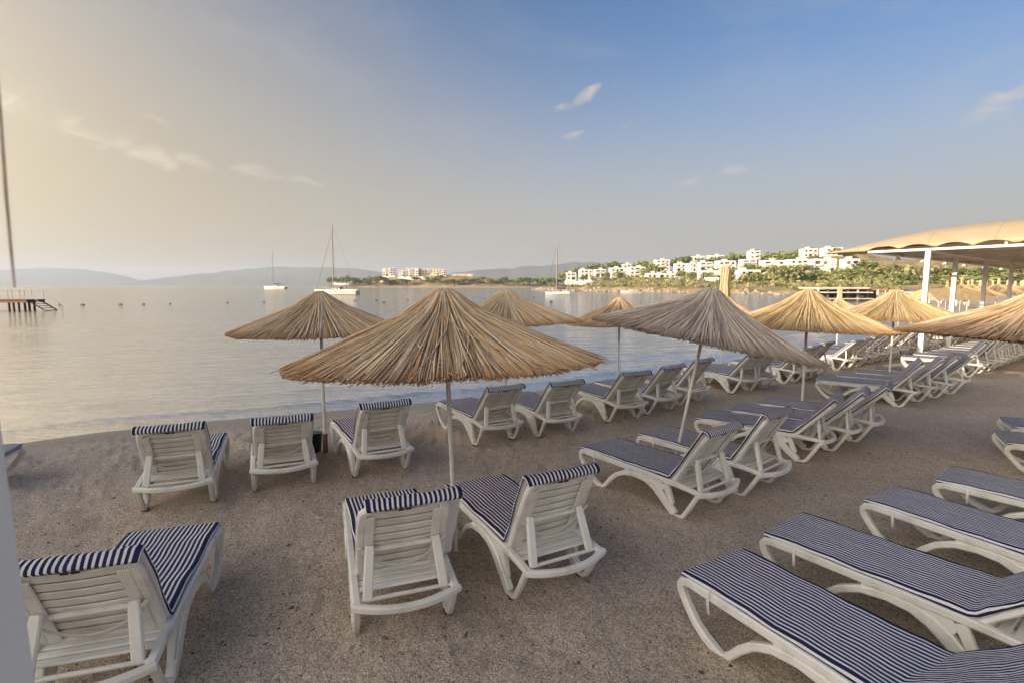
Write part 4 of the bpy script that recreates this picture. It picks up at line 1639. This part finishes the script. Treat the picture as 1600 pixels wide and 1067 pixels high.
    mb.tube([(mx_, 0, z0), (mx_ - .1, 0, mast_h * .6), (mx_ - .25, 0, mast_h)], [.15, .14, .11], 8)
    obj('mast', mb.mesh('mast', M_mast, 50), t)
    for hh in (.38, .68):
        mb = MB()
        mb.tube([(mx_ - .1, -L * .06, mast_h * hh), (mx_ - .1, L * .06, mast_h * hh)], .03, 5)
        obj('spreader', mb.mesh('spreader', M_mast, 50), t)
    mb = MB()
    bz = z0 + L * .105
    mb.tube([(mx_, 0, bz), (-L * .33, 0, bz + .12)], .07, 6)
    obj('boom', mb.mesh('boom', M_mast, 50), t)
    if cover:
        mb = MB()
        mb.tube([(mx_ - .1, 0, bz + .5), (-L * .05, 0, bz + .34), (-L * .31, 0, bz + .28)], [.22, .24, .12], 8, flat=1.3)
        obj('furled_sail', mb.mesh('furled_sail', M_canvas_dark if not forestay else M_hull, 50), t)
    mb = MB()
    mb.tube([(L * .475, 0, F_ * 1.05), (mx_ - .2, 0, mast_h * .93)], .07 if forestay else .03, 6)
    obj('forestay', mb.mesh('forestay', M_mast if forestay else M_darkmetal, 50), t)
    for (a, b_) in (((-L * .49, 0, F_), (mx_ - .25, 0, mast_h)), ((mx_ - .2, L * .13, F_), (mx_ - .15, 0, mast_h * .92)), ((mx_ - .2, -L * .13, F_), (mx_ - .15, 0, mast_h * .92))):
        mb = MB()
        mb.tube([a, b_], .014, 4)
        obj('stay', mb.mesh('stay', M_darkmetal, 50), t)
    mb = MB()
    for s_ in (-1, 1):
        pts = []
        for i in range(0, st + 1):
            u = i / st
            w = L * .145 * (1 - max(0, (u - .42) / .58) ** 2.1) * (.80 + .20 * min(1, u / .35)) * .96
            fb = F_ * (.88 + .28 * u ** 2)
            pts.append((-L / 2 + L * u, w * s_, fb + .62))
            mb.tube([(-L / 2 + L * u, w * s_, fb), (-L / 2 + L * u, w * s_, fb + .62)], .014, 4)
        mb.tube(pts, .010, 4)
    obj('guard_rail', mb.mesh('guard_rail', M_metal, 50), t)
    return t


def boat_at(u, v, px_len, px_mast, yaw, hull_mat, label, **kw):
    q = at(u, v, WATER_Z)
    dist = q.y
    c = abs(math.cos(R(yaw)))
    sailboat((q.x, q.y), yaw, px_len * dist / FOC / c, hull_mat, px_mast * dist / FOC, label, **kw)


boat_at(526, 461, 69, 107, 172, M_hull, 'largest white sailing boat at anchor, bow to the left, one dark mast')
boat_at(430, 452, 36, 58, 170, M_hull, 'small distant sailing boat left of the largest one with a pale mast', forestay=False)
boat_at(872, 461, 38, 85, 165, M_hullblue, 'grey hulled sailing boat with dark covers off the headland', forestay=False)


def motorboat(u, v, L, yaw, label):
    q = at(u, v, WATER_Z)
    t = thing('motorboat', label, 'motorboat', (q.x, q.y, WATER_Z), R(yaw))
    vs, fs = [], []
    st = 8
    for i in range(st + 1):
        u_ = i / st
        w = L * .17 * (1 - max(0, (u_ - .4) / .6) ** 2)
        w = max(w, .02)
        z = L * .11 * (.8 + .4 * u_)
        x = -L / 2 + L * u_
        vs += [(x, w, z), (x, w * .8, 0), (x, 0, -.2), (x, -w * .8, 0), (x, -w, z)]
    for i in range(st):
        for k in range(4):
            a = i * 5 + k
            fs.append((a, a + 1, a + 6, a + 5))
        fs.append((i * 5, i * 5 + 5, i * 5 + 9, i * 5 + 4))
    fs.append((4, 3, 2, 1, 0))
    mb = MB()
    mb.add(vs, fs)
    obj('hull', mb.mesh('hull', M_hull, 40), t)
    mb = MB()
    mb.box((L * .02, 0, L * .15), (L * .22, L * .2, L * .10), bev=.06)
    obj('cabin', mb.mesh('cabin', M_hull), t)
    mb = MB()
    mb.box((L * .135, 0, L * .165), (.04, L * .17, L * .06))
    obj('windscreen', mb.mesh('windscreen', M_window), t)
    mb = MB()
    mb.box((-L * .52, 0, L * .09), (L * .07, L * .06, L * .14), bev=.03)
    obj('outboard_motor', mb.mesh('outboard_motor', M_darkmetal), t)


motorboat(985, 458.6, 6.0, 185, 'low white motorboat moored against the rocky headland shore')
motorboat(1332, 467, 4.2, 20, 'small white motorboat beside the beach bar')
motorboat(1306, 469.5, 3.5, 170, 'small white dinghy left of the beach bar boat')
motorboat(1345, 469, 3.6, 160, 'little yellowish boat nearest the cove shore')

# ------------------------------------------------------------------ trees
def leaf_material(name, a, b):
    m = bpy.data.materials.new(name)
    m.use_nodes = True
    T = NT(m.node_tree)
    p = m.node_tree.nodes['Principled BSDF']
    tn_ = T.n('ShaderNodeAttribute', attribute_name='tone').outputs['Fac']
    T.put(p.inputs['Base Color'], T.ramp(tn_, [(0, a), (1, b)]))
    p.inputs['Roughness'].default_value = .7
    return m


M_leaf = leaf_material('pine_foliage', (.085, .12, .026), (.27, .30, .075))
M_leaf2 = leaf_material('olive_foliage', (.12, .13, .045), (.31, .30, .125))
M_leaf3 = leaf_material('dark_foliage', (.055, .085, .022), (.19, .23, .06))
M_bark = material('tree_bark', (.12, .08, .05), .9)


def crown_mesh(seed, mat, flat=.7, n=420, shape='round'):
    rs = np.random.RandomState(seed)
    # a few clumps, leaf cards around each
    nc = 16
    cl = []
    for i in range(nc):
        a = rs.rand() * 6.28
        r_ = rs.rand() ** .6 * .72
        z = rs.uniform(-.35, .55) * (1 - r_ * .5)
        if shape == 'umbrella':
            z = rs.uniform(.0, .35)
        cl.append((r_ * math.cos(a), r_ * math.sin(a), z * flat, rs.uniform(.22, .40)))
    vs, fs, tone = [], [], []
    for i in range(n):
        c = cl[i % nc]
        d = rs.normal(size=3)
        d /= np.linalg.norm(d)
        rr_ = c[3] * rs.uniform(.55, 1.05)
        p = np.array([c[0], c[1], c[2]]) + d * rr_ * np.array([1, 1, .8])
        nrm = d + rs.normal(size=3) * .5
        nrm /= np.linalg.norm(nrm)
        a = np.cross(nrm, [0, 0, 1.0])
        if np.linalg.norm(a) < .05:
            a = np.array([1.0, 0, 0])
        a /= np.linalg.norm(a)
        b = np.cross(nrm, a)
        s_ = rs.uniform(.05, .12)
        k = len(vs)
        vs += [p + a * s_, p + b * s_ * .8, p - a * s_ * .9, p - b * s_]
        fs.append((k, k + 1, k + 2, k + 3))
        tv = np.clip(.5 + rs.normal() * .25 + (i % nc - nc / 2) * .03, 0, 1)
        tone += [tv] * 4
    me = bpy.data.meshes.new('crown')
    me.from_pydata([tuple(v) for v in vs], [], fs)
    a_ = me.attributes.new('tone', 'FLOAT', 'POINT')
    a_.data.foreach_set('value', tone)
    me.materials.append(mat)
    return me


CROWNS = {'pine': [crown_mesh(i, M_leaf, .75) for i in (1, 2, 3)], 'olive': [crown_mesh(i, M_leaf2, .9) for i in (4, 5)], 'dark': [crown_mesh(i, M_leaf3, .85) for i in (6, 7)],
          'umb': [crown_mesh(i, M_leaf, .8, shape='umbrella') for i in (8, 9)]}
mb = MB()
mb.tube([(0, 0, -.6), (.03, .01, .4), (0, 0, 1.0)], [.085, .06, .045], 6)
for a in (0.3, 2.2, 4.4):
    mb.tube([(0, 0, .62), (.22 * math.cos(a), .22 * math.sin(a), .95), (.38 * math.cos(a), .38 * math.sin(a), 1.2)], [.04, .028, .012], 5)
TRUNK = mb.mesh('trunk', M_bark, 60)


def tree(u, vtop, vbase, w, d, kind, label, group, name='tree'):
    """tree whose crown spans w pixels and reaches from vbase (ground) to vtop at distance d"""
    top = at_d(u, vtop, d)
    base = at_d(u, vbase, d)
    g = ground_z(base.x, base.y)
    gz = min(g, base.z)
    wr = w * 1.4 * d / FOC / 2
    hh = top.z - gz
    t = thing(name, label, 'bush' if name == 'bush' else 'tree', (base.x, base.y, gz), rnd.uniform(0, 6.28), group)
    cr = obj('crown', rnd.choice(CROWNS[kind]), t)
    ch = min((top.z - base.z) * .5, wr * 1.15)
    ch = max(ch, .6)
    cr.scale = (wr / .85, wr / .85, ch / .62)
    cr.location = (0, 0, hh - ch * .95)
    if name != 'bush':
        tr = obj('trunk', TRUNK, t)
        tr.scale = (wr * .9, wr * .9, max(hh - ch, .4))
    return t


G_t = 'trees between the white houses on the headland'
tr_ = []
# skyline and between the houses
for i, (u, vt_, vb, w, k, d) in enumerate(TREES):
    kn = {'pine': 'bright green pine', 'olive': 'olive tree', 'dark': 'dark green tree', 'umb': 'flat topped pine'}[k]
    where = ('at the left tip of the headland' if u < 895 else 'among the leftmost white houses' if u < 990 else 'among the white houses left of centre' if u < 1100 else 'among the white houses at the middle of the headland' if u < 1195 else
             'among the rightmost white houses' if u < 1345 else 'on the slope right of the white houses')
    where += ', on the skyline' if vt_ < 404 or (u < 1000 and vt_ < 416) else ', below the houses' if vb > 440 else ''
    tree(u, vt_, vb, w, d, k, kn + ' ' + where, G_t)
# wooded slope behind the shelter
for i in range(34):
    u = 1400 + i * 7.5 + rnd.uniform(-3, 3)
    lay = i % 3
    vt_ = (418, 428, 438)[lay] + rnd.uniform(-3, 3)
    tree(u, vt_, vt_ + 22, 26 + rnd.uniform(0, 10), (200, 170, 145)[lay], rnd.choice(['olive', 'pine', 'dark', 'olive']), ('upper', 'middle', 'lower')[lay] + ' row tree on the wooded slope under the shelter roof, %s from the left' % ORD[i // 3], 'trees on the wooded slope behind the shelter')
# scrub bushes on the bank (too many to count)
mb = MB()
bs_v, bs_f, bs_t = [], [], []
rs = np.random.RandomState(12)
for i in range(1900):
    u = rs.uniform(845, 1400)
    v = rs.uniform(441, 456)
    q = at(u, v + 1, 0) if False else None
    d = rs.uniform(120, 330)
    x = (u - 800) / FOC * d
    z, s_, sc_ = ground_h(np.array([x]), np.array([d]))
    if s_[0] < 4 or (s_[0] < 22 and rs.rand() < .65) or sc_[0] < .4 or s_[0] > 75:
        continue
    r_ = rs.uniform(.35, 1.3)
    tn0 = rs.rand()
    for j in range(16):
        dd = rs.normal(size=3)
        dd /= np.linalg.norm(dd)
        p = np.array([x, d, z[0] + r_ * .35]) + dd * r_ * np.array([1, 1, .6])
        a = rs.normal(size=3) * r_ * .3
        b = rs.normal(size=3) * r_ * .3
        k = len(bs_v)
        bs_v += [tuple(p + a), tuple(p + b), tuple(p - a), tuple(p - b)]
        bs_f.append((k, k + 1, k + 2, k + 3))
        bs_t += [float(np.clip(tn0 + rs.normal() * .15, 0, 1))] * 4
me = bpy.data.meshes.new('scrub_bushes')
me.from_pydata(bs_v, [], bs_f)
a_ = me.attributes.new('tone', 'FLOAT', 'POINT')
a_.data.foreach_set('value', bs_t)
me.materials.append(M_leaf2)
o = obj('scrub_bushes', me, kind='stuff')
tag(o, 'low dry scrub covering the bank of the headland', 'scrub')

# rocks along the headland waterline
M_rock = material('shore_rock', (.36, .30, .23), .9, var=.35, vscale=1.2, bump=.4, bscale=6)


def rock_mesh(seed):
    bm = bmesh.new()
    bmesh.ops.create_icosphere(bm, subdivisions=2, radius=1)
    rr_ = random.Random(seed)
    ph = [rr_.uniform(0, 6) for _ in range(6)]
    for v in bm.verts:
        c = v.co
        k = 1 + .22 * math.sin(c.x * 3 + ph[0]) + .18 * math.sin(c.y * 4 + ph[1]) + .15 * math.sin(c.z * 5 + ph[2] + c.x * 2)
        v.co = c * k
        v.co.z *= .6
    me = bpy.data.meshes.new('rock')
    bm.to_mesh(me)
    bm.free()
    me.materials.append(M_rock)
    return me


ROCKS = [rock_mesh(i) for i in range(4)]
n_r = 0
pr_ = [(12, 280), (18, 232), (30, 200), (42, 182), (52, 162), (62, 141), (66, 118), (62, 92), (60, 88)]
cum = 0
for i in range(350):
    k = rs.randint(len(pr_) - 1)
    f = rs.rand()
    x = pr_[k][0] * (1 - f) + pr_[k + 1][0] * f + rs.uniform(-1, 4.5)
    y = pr_[k][1] * (1 - f) + pr_[k + 1][1] * f + rs.uniform(-1, 3)
    z, s_, _ = ground_h(np.array([x]), np.array([y]))
    if s_[0] < -.8 or s_[0] > 5 or (y < 100 and rs.rand() < .5):
        continue
    o = obj('rock', ROCKS[i % 4])
    r_ = rs.uniform(.25, .85) * (.5 + y / 300)
    o.location = (x, y, max(z[0], WATER_Z) + r_ * .1)
    o.scale = (r_, r_ * rs.uniform(.7, 1.2), r_ * rs.uniform(.6, 1))
    o.rotation_euler = (0, 0, rs.rand() * 6.28)
    tag(o, 'pale boulder at the waterline of the headland, ' + ('left part near the grey sailing boat' if y > 190 else 'middle part behind the grey umbrella' if y > 135 else 'right part left of the beach bar'), 'rock', 'boulders along the headland waterline')

# ------------------------------------------------------------------ houses on the headland
M_wall = material('house_white_wall', (.66, .64, .61), .7, var=.04, vscale=.6)
M_wall2 = material('house_cream_wall', (.66, .58, .47), .75, var=.06, vscale=.4)
M_glass = material('dark_window', (.06, .055, .05), .2)
M_shutter = material('wood_shutter', (.20, .11, .06), .7)


def recess_facade(mb, W_, H_, D_, holes, mat=0):
    """box W x D x H standing on z=0, front (y = -D/2) with real recessed openings"""
    xs = sorted({-W_ / 2, W_ / 2} | {h[0] for h in holes} | {h[1] for h in holes})
    zs = sorted({-4.0, H_} | {h[2] for h in holes} | {h[3] for h in holes})
    yf = -D_ / 2
    for i in range(len(xs) - 1):
        for j in range(len(zs) - 1):
            cx, cz = (xs[i] + xs[i + 1]) / 2, (zs[j] + zs[j + 1]) / 2
            if any(h[0] < cx < h[1] and h[2] < cz < h[3] for h in holes):
                continue
            mb.add([(xs[i], yf, zs[j]), (xs[i + 1], yf, zs[j]), (xs[i + 1], yf, zs[j + 1]), (xs[i], yf, zs[j + 1])], [(0, 1, 2, 3)], mat)
    for (a, b, c, d) in holes:
        dp = yf + (1.3 if (b - a) > 2.0 else .30)
        mb.add([(a, yf, c), (b, yf, c), (b, yf, d), (a, yf, d), (a, dp, c), (b, dp, c), (b, dp, d), (a, dp, d)], [(0, 1, 5, 4), (1, 2, 6, 5), (2, 3, 7, 6), (3, 0, 4, 7), (4, 5, 6, 7)], mat)
    x0, x1, y1 = -W_ / 2, W_ / 2, D_ / 2
    mb.add([(x0, yf, -4), (x1, yf, -4), (x1, y1, -4), (x0, y1, -4), (x0, yf, H_), (x1, yf, H_), (x1, y1, H_), (x0, y1, H_)], [(1, 2, 6, 5), (2, 3, 7, 6), (3, 0, 4, 7), (4, 5, 6, 7)], mat)


def house(cx, roof_v, base_v, w, d, label, seed, wall, yaw_off=8, group='white flat roofed houses on the headland', storeys=None, rooftop=True, name='house'):
    rr_ = random.Random(seed)
    base = at_d(cx, base_v, d)
    top = at_d(cx, roof_v, d)
    H_ = top.z - base.z
    W_ = w * (.84 if name == 'house' else 1) * d / FOC
    D_ = max(6.0, min(W_, 9))
    yaw = -math.atan2(base.x, base.y) * .5 + R(yaw_off)
    t = thing(name, label, 'house', tuple(base + Vector((0, D_ / 2, 0))), yaw, group)
    ns = storeys or max(1, round(H_ / 2.9))
    nb = max(2, round(W_ / 3.1))
    holes, wins = [], []
    sh = H_ / ns
    for s_ in range(ns):
        for k in range(nb):
            bw = W_ / nb
            x = -W_ / 2 + bw * (k + .5)
            z0 = s_ * sh
            big_ = (k + seed) % 3 == 2 or (nb == 2 and k == 1)
            if big_:
                ww = min(bw * .8, 3.2)
                holes.append((x - ww / 2, x + ww / 2, z0 + .25, z0 + sh * .80))
            elif rr_.random() < .85:
                ww = min(1.5, bw * .5)
                holes.append((x - ww / 2, x + ww / 2, z0 + sh * .33, z0 + sh * .76))
    mb = MB()
    recess_facade(mb, W_, H_, D_, holes)
    obj('wall', mb.mesh('wall', wall), t)
    mb = MB()
    pw = .22
    for (c, s_) in (((0, -D_ / 2 + pw / 2, H_ + .2), (W_, pw, .4)), ((0, D_ / 2 - pw / 2, H_ + .2), (W_, pw, .4)), ((-W_ / 2 + pw / 2, 0, H_ + .2), (pw, D_ - 2 * pw, .4)), ((W_ / 2 - pw / 2, 0, H_ + .2), (pw, D_ - 2 * pw, .4))):
        mb.box(c, s_)
    obj('parapet', mb.mesh('parapet', wall), t)
    for h in holes:
        deep = 1.28 if (h[1] - h[0]) > 2.0 else .28
        mb = MB()
        mb.box(((h[0] + h[1]) / 2, -D_ / 2 + deep, (h[2] + h[3]) / 2), (h[1] - h[0] - .05, .04, h[3] - h[2] - .05))
        wn = obj('window', mb.mesh('window', M_glass if rr_.random() < .75 else M_shutter), t)
        if deep > 1 and h[2] > 1.5:
            mb = MB()
            mb.box(((h[0] + h[1]) / 2, -D_ / 2 - .45, h[2] + .0), (h[1] - h[0] + .3, .9, .16))
            mb.box(((h[0] + h[1]) / 2, -D_ / 2 - .86, h[2] + .50), (h[1] - h[0] + .3, .08, .75))
            obj('balcony', mb.mesh('balcony', wall), t)
    for k in range(nb * 1):
        if rr_.random() < .5:
            z = sh * (ns - .45)
            mb = MB()
            mb.box((W_ / 2 + .012, -D_ / 2 + 1.6 + k * 1.9 if 1.6 + k * 1.9 < D_ - 1 else 0, z), (.03, 1.0, 1.1))
            obj('window', mb.mesh('window', M_glass), t)
    if rooftop:
        mb = MB()
        hx_ = rr_.uniform(-.25, .25) * W_
        mb.box((hx_, 0, H_ + .75), (min(2.6, W_ * .3), 2.6, 1.3))
        obj('roof_hut', mb.mesh('roof_hut', wall), t)
        for k in range(2):
            mb = MB()
            xx = hx_ + (1.9 + k * 1.6) * (1 if hx_ < 0 else -1)
            mb.tube([(xx - .5, .5, H_ + .9), (xx + .5, .5, H_ + .9)], .28, 8)
            mb.add([(xx - .7, -.9, H_ + .25), (xx + .7, -.9, H_ + .25), (xx + .7, .5, H_ + 1.0), (xx - .7, .5, H_ + 1.0), (xx - .7, -.85, H_ + .2), (xx + .7, -.85, H_ + .2), (xx + .7, .55, H_ + .95), (xx - .7, .55, H_ + .95)], [(0, 1, 2, 3), (7, 6, 5, 4), (0, 4, 5, 1), (1, 5, 6, 2), (2, 6, 7, 3), (3, 7, 4, 0)])
            obj('solar_heater', mb.mesh('solar_heater', M_window), t)
        if rr_.random() < .5:
            mb = MB()
            mb.box((hx_ + .6, .4, H_ + 1.75), (.30, .30, .5))
            obj('chimney', mb.mesh('chimney', wall), t)
    return t


order = sorted(range(len(HOUSES)), key=lambda i: HOUSES[i][0])
cnt = {}
for r_, i in enumerate(order):
    (hx, ry, by, w, tier) = HOUSES[i]
    row = {-1: 'low white house in the bottom row', 0: 'white house in the main row', 1: 'white house standing a step higher', 2: 'white house on the skyline'}[tier]
    cnt[tier] = cnt.get(tier, 0) + 1
    extra = ', wide facade' if w > 30 else ', narrow facade' if w < 20 else ''
    house(hx, ry, by, w, house_dist(hx, tier), '%s of the headland, %s from the left%s' % (row, ORD[cnt[tier] - 1], extra), i, M_wall, rooftop=by - ry > 7)

# garden walls below the houses
for i, (u, v, w, h_, d) in enumerate([(906, 442.5, 20, 2.5, 352), (1038, 438, 30, 3, 315), (1060, 436, 18, 4, 310), (1010, 440, 18, 3, 330), (1186, 432, 26, 4, 262), (1112, 437, 22, 3, 280)]):
    q = at_d(u, v, d)
    mb = MB()
    mb.box((0, 0, -.5), (w * d / FOC, .4, h_ * d / FOC + 1.5))
    o = obj('garden_wall', mb.mesh('garden_wall', M_wall))
    o.location = (q.x, q.y, q.z + .3)
    o.rotation_euler = (0, 0, -.15)
    tag(o, 'white garden wall below the houses, %s from the left' % ORD[[906, 1010, 1038, 1060, 1112, 1186].index(u)], 'wall', 'white garden walls below the headland houses')

# ------------------------------------------------------------------ left peninsula with the hotel
for i, (cx, rv, bv, w, d, st, lab) in enumerate([
    (604, 420.5, 432, 14, 545, 3, 'white hotel block at the left end of the hotel on the far peninsula'),
    (613.5, 419, 431, 7, 543, 4, 'narrow white hotel tower second from the left on the far peninsula'),
    (627, 423, 432, 8, 544, 3, 'lowest pale block between the hotel tower and the main block'),
    (643.5, 420, 433, 19, 546, 4, 'tall white main block of the far peninsula hotel'),
    (672, 421, 430, 36, 552, 3, 'long cream wing of the far peninsula hotel, right of its main block'),
    (693, 422, 431, 7, 550, 3, 'small cream end block of the far hotel, rightmost'),
    (723, 429, 437, 32, 620, 3, 'grey white terraces stepping down right of the far hotel')]):
    house(cx, rv, bv, w, d, lab, 40 + i, M_wall if i < 4 else M_wall2, 0, 'buildings of the hotel on the far peninsula', storeys=st, rooftop=False, name='hotel_block')
# stepped white terraces in front of the hotel
for i, (u, v, w, h_) in enumerate([(638, 434, 34, 2.2), (664, 434, 18, 2.4), (674, 436.5, 20, 2.4), (692, 439, 20, 2.4), (711, 441.5, 10, 1.8), (596, 438, 26, 1.8)]):
    d = 530 - i * 1.5
    q = at_d(u, v, d)
    mb = MB()
    mb.box((0, 3, -1), (w * d / FOC, 6, h_ * d / FOC + 2))
    o = obj('hotel_terrace', mb.mesh('hotel_terrace', M_wall if i < 5 else M_wall2))
    o.location = q
    tag(o, 'white terrace step below the far hotel, %s from the left' % ORD[[596, 638, 664, 674, 692, 711].index(u)], 'terrace', 'terrace steps below the far hotel')
gl = 'trees on the far hotel peninsula'
zone_n = {}
for i in range(52):
    u = 512 + i * 7.4 + rnd.uniform(-3, 3)
    vb = 443 + rnd.uniform(-2, 2)
    if 640 < u < 760:
        vb = rnd.uniform(437, 446)
    dark = u < 600
    hgt = rnd.uniform(7, 12) if dark else rnd.uniform(5, 8)
    if u > 760:
        hgt = rnd.uniform(6, 11)
    zn = 'left of the hotel' if u < 600 else 'below the hotel' if u < 720 else 'right of the hotel'
    zone_n[zn] = zone_n.get(zn, 0) + 1
    tree(u, vb - hgt, vb, rnd.uniform(9, 16), 505 + rnd.uniform(0, 25), rnd.choice(['dark', 'pine', 'olive']),
         'small green tree on the far peninsula %s, %s from the left' % (zn, ORD[zone_n[zn] - 1]), gl)

# ------------------------------------------------------------------ beach bar and shelters in the cove
M_orange = material('orange_cloth', (.50, .20, .11), .8)
M_red = material('red_cloth', (.50, .07, .05), .8)
q = at(1322, 468, 0)
bd = q.y
bar = thing('beach_bar', 'low beach bar with white roofs and orange trim on the far cove shore', 'beach bar', (at_d(1322, 466, bd).x, bd, 0))
k_ = bd / FOC
mb = MB()
mb.box((-22 * k_, 0, 17.5 * k_), (74 * k_, 6, .22))
obj('roof', mb.mesh('roof', M_wall2), bar)
mb = MB()
mb.box((-20 * k_, -1.5, 11 * k_), (70 * k_, 5, .16))
obj('awning', mb.mesh('awning', M_wall), bar)
mb = MB()
mb.box((44 * k_, .5, 15 * k_), (46 * k_, 6, .2))
obj('orange_roof', mb.mesh('orange_roof', M_orange), bar)
for i in range(9):
    mb = MB()
    x = (-58 + i * 15) * k_
    mb.box((x, -2.4, 7.5 * k_), (.22, .22, 17 * k_))
    obj('post', mb.mesh('post', M_boatwood if i % 2 else M_wall), bar)
mb = MB()
mb.box((5 * k_, 2.5, 7 * k_), (120 * k_, .3, 15 * k_))
obj('back_wall', mb.mesh('back_wall', M_boatwood), bar)
mb = MB()
mb.box((-15 * k_, -2.2, 1.5 * k_), (80 * k_, 1.0, 1.6 * k_))
obj('deck_front', mb.mesh('deck_front', M_wall2), bar)
for i, (x, c_) in enumerate([(-70, M_orange), (-62, M_red), (-57, M_orange), (-77, M_red)]):
    mb = MB()
    mb.box((x * k_, -2, 10 * k_), (4.5 * k_, .8, 11 * k_), bev=.1)
    o = obj('banner', mb.mesh('banner', c_), bar)
# cabanas with white curtains along the cove
M_curtain = material('white_curtain', (.74, .72, .68), .8)
for i, (u, v) in enumerate([(1421, 468), (1458, 474), (1500, 478), (1372, 463), (1398, 465), (1346, 461)]):
    q = at(u, v, 0)
    if q.y > 130:
        q = at_d(u, v, 120)
    t = thing('beach_cabana', 'small white curtained cabana on the cove beach, %s from the left' % ORD[[1346, 1372, 1398, 1421, 1458, 1500].index(u)], 'cabana', (q.x, q.y, 0), -.4, 'white cabanas round the cove')
    s_ = q.y / FOC * 15
    hh = s_ * .62
    for sx_ in (-.5, .5):
        for sy_ in (-.5, .5):
            mb = MB()
            mb.box((sx_ * s_, sy_ * s_, hh / 2), (.12, .12, hh))
            obj('post', mb.mesh('post', M_white), t)
    mb = MB()
    mb.box((0, 0, hh + .1), (s_ * 1.15, s_ * 1.15, .2), bev=.05)
    obj('roof', mb.mesh('roof', M_curtain), t)
    for sx_ in (-.4, .42):
        mb = MB()
        n = 12
        mb.beam([(sx_ * s_ + (k - 6) * s_ * .018, -s_ * .5 + .06 * math.sin(k * 1.8), hh / 2) for k in range(n + 1)], .03, hh * .95, (0, 0, 1), .001)
        obj('curtain', mb.mesh('curtain', M_curtain), t)
# long reed shelter behind the shelter posts
q0 = at(1462, 506, 0)
rsh = thing('reed_shelter', 'long flat reed roofed shelter on thin posts by the cove water', 'shelter', (q0.x, q0.y, 0), R(0))
kk = q0.y / FOC
mb = MB()
Lr = 100 * kk
vs = [(0, 0, 1.35), (Lr, 0, 1.35), (Lr, 3.4, 1.35), (0, 3.4, 1.35), (.5, 1.7, 2.0), (Lr - .5, 1.7, 2.0)]
mb.add(vs, [(0, 1, 5, 4), (1, 2, 5), (2, 3, 4, 5), (3, 0, 4), (3, 2, 1, 0)])
M_reedroof = material('reed_roof', (.50, .36, .19), .9, var=.3, vscale=6, bump=.5, bscale=30)
obj('roof', mb.mesh('roof', M_reedroof), rsh)
for i in range(5):
    for y in (.15, 3.2):
        mb = MB()
        mb.tube([(.2 + i * (Lr - .4) / 4, y, -.2), (.2 + i * (Lr - .4) / 4, y, 1.36)], .045, 6)
        obj('post', mb.mesh('post', M_metal), rsh)

# ------------------------------------------------------------------ hotel that stands behind the camera and shades the beach
SH_D = 24.0
hb = Vector((to_sun.x, to_sun.y, 0)).normalized()
blk = thing('beach_hotel', 'long cream hotel building standing behind the photographer', 'hotel', tuple(hb * (SH_D + 6)), math.atan2(hb.y, hb.x) + math.pi / 2)
HH = 8.6
holes = []
for s_ in range(3):
    for k in range(24):
        x = -42 + 3.5 * k + 1.75
        holes.append((x - .8, x + .8, s_ * 2.85 + .5, s_ * 2.85 + 2.3))
mb = MB()
recess_facade(mb, 84, HH, 12, holes)
bw = obj('wall', mb.mesh('wall', M_wall2), blk)
bw.rotation_euler = (0, 0, 0)
mb = MB()
mb.box((0, 0, HH + .15), (84.6, 12.6, .3))
obj('roof_slab', mb.mesh('roof_slab', M_wall2), blk)
pm = MB()
pm.box((0, 0, 0), (1.56, .05, 1.76))
pmm = pm.mesh('window', M_glass)
for h in holes:
    o = obj('window', pmm, blk)
    o.location = ((h[0] + h[1]) / 2, -6 + .27, (h[2] + h[3]) / 2)

# ------------------------------------------------------------------ haze
HAZE = 0.00022
mb = MB()
mb.box((0, 0, 100), (13600, 13600, 220))
hz = bpy.data.materials.new('haze')
hz.use_nodes = True
hz.node_tree.nodes.clear()
T = NT(hz.node_tree)
pv = T.n('ShaderNodeVolumePrincipled', ins={'Color': (.72, .82, .98, 1), 'Density': HAZE, 'Anisotropy': .2})
T.n('ShaderNodeOutputMaterial', ins={1: pv.outputs[0]})
o = obj('haze', mb.mesh('haze', hz), kind='stuff')
tag(o, 'pale morning haze over the bay', 'haze')
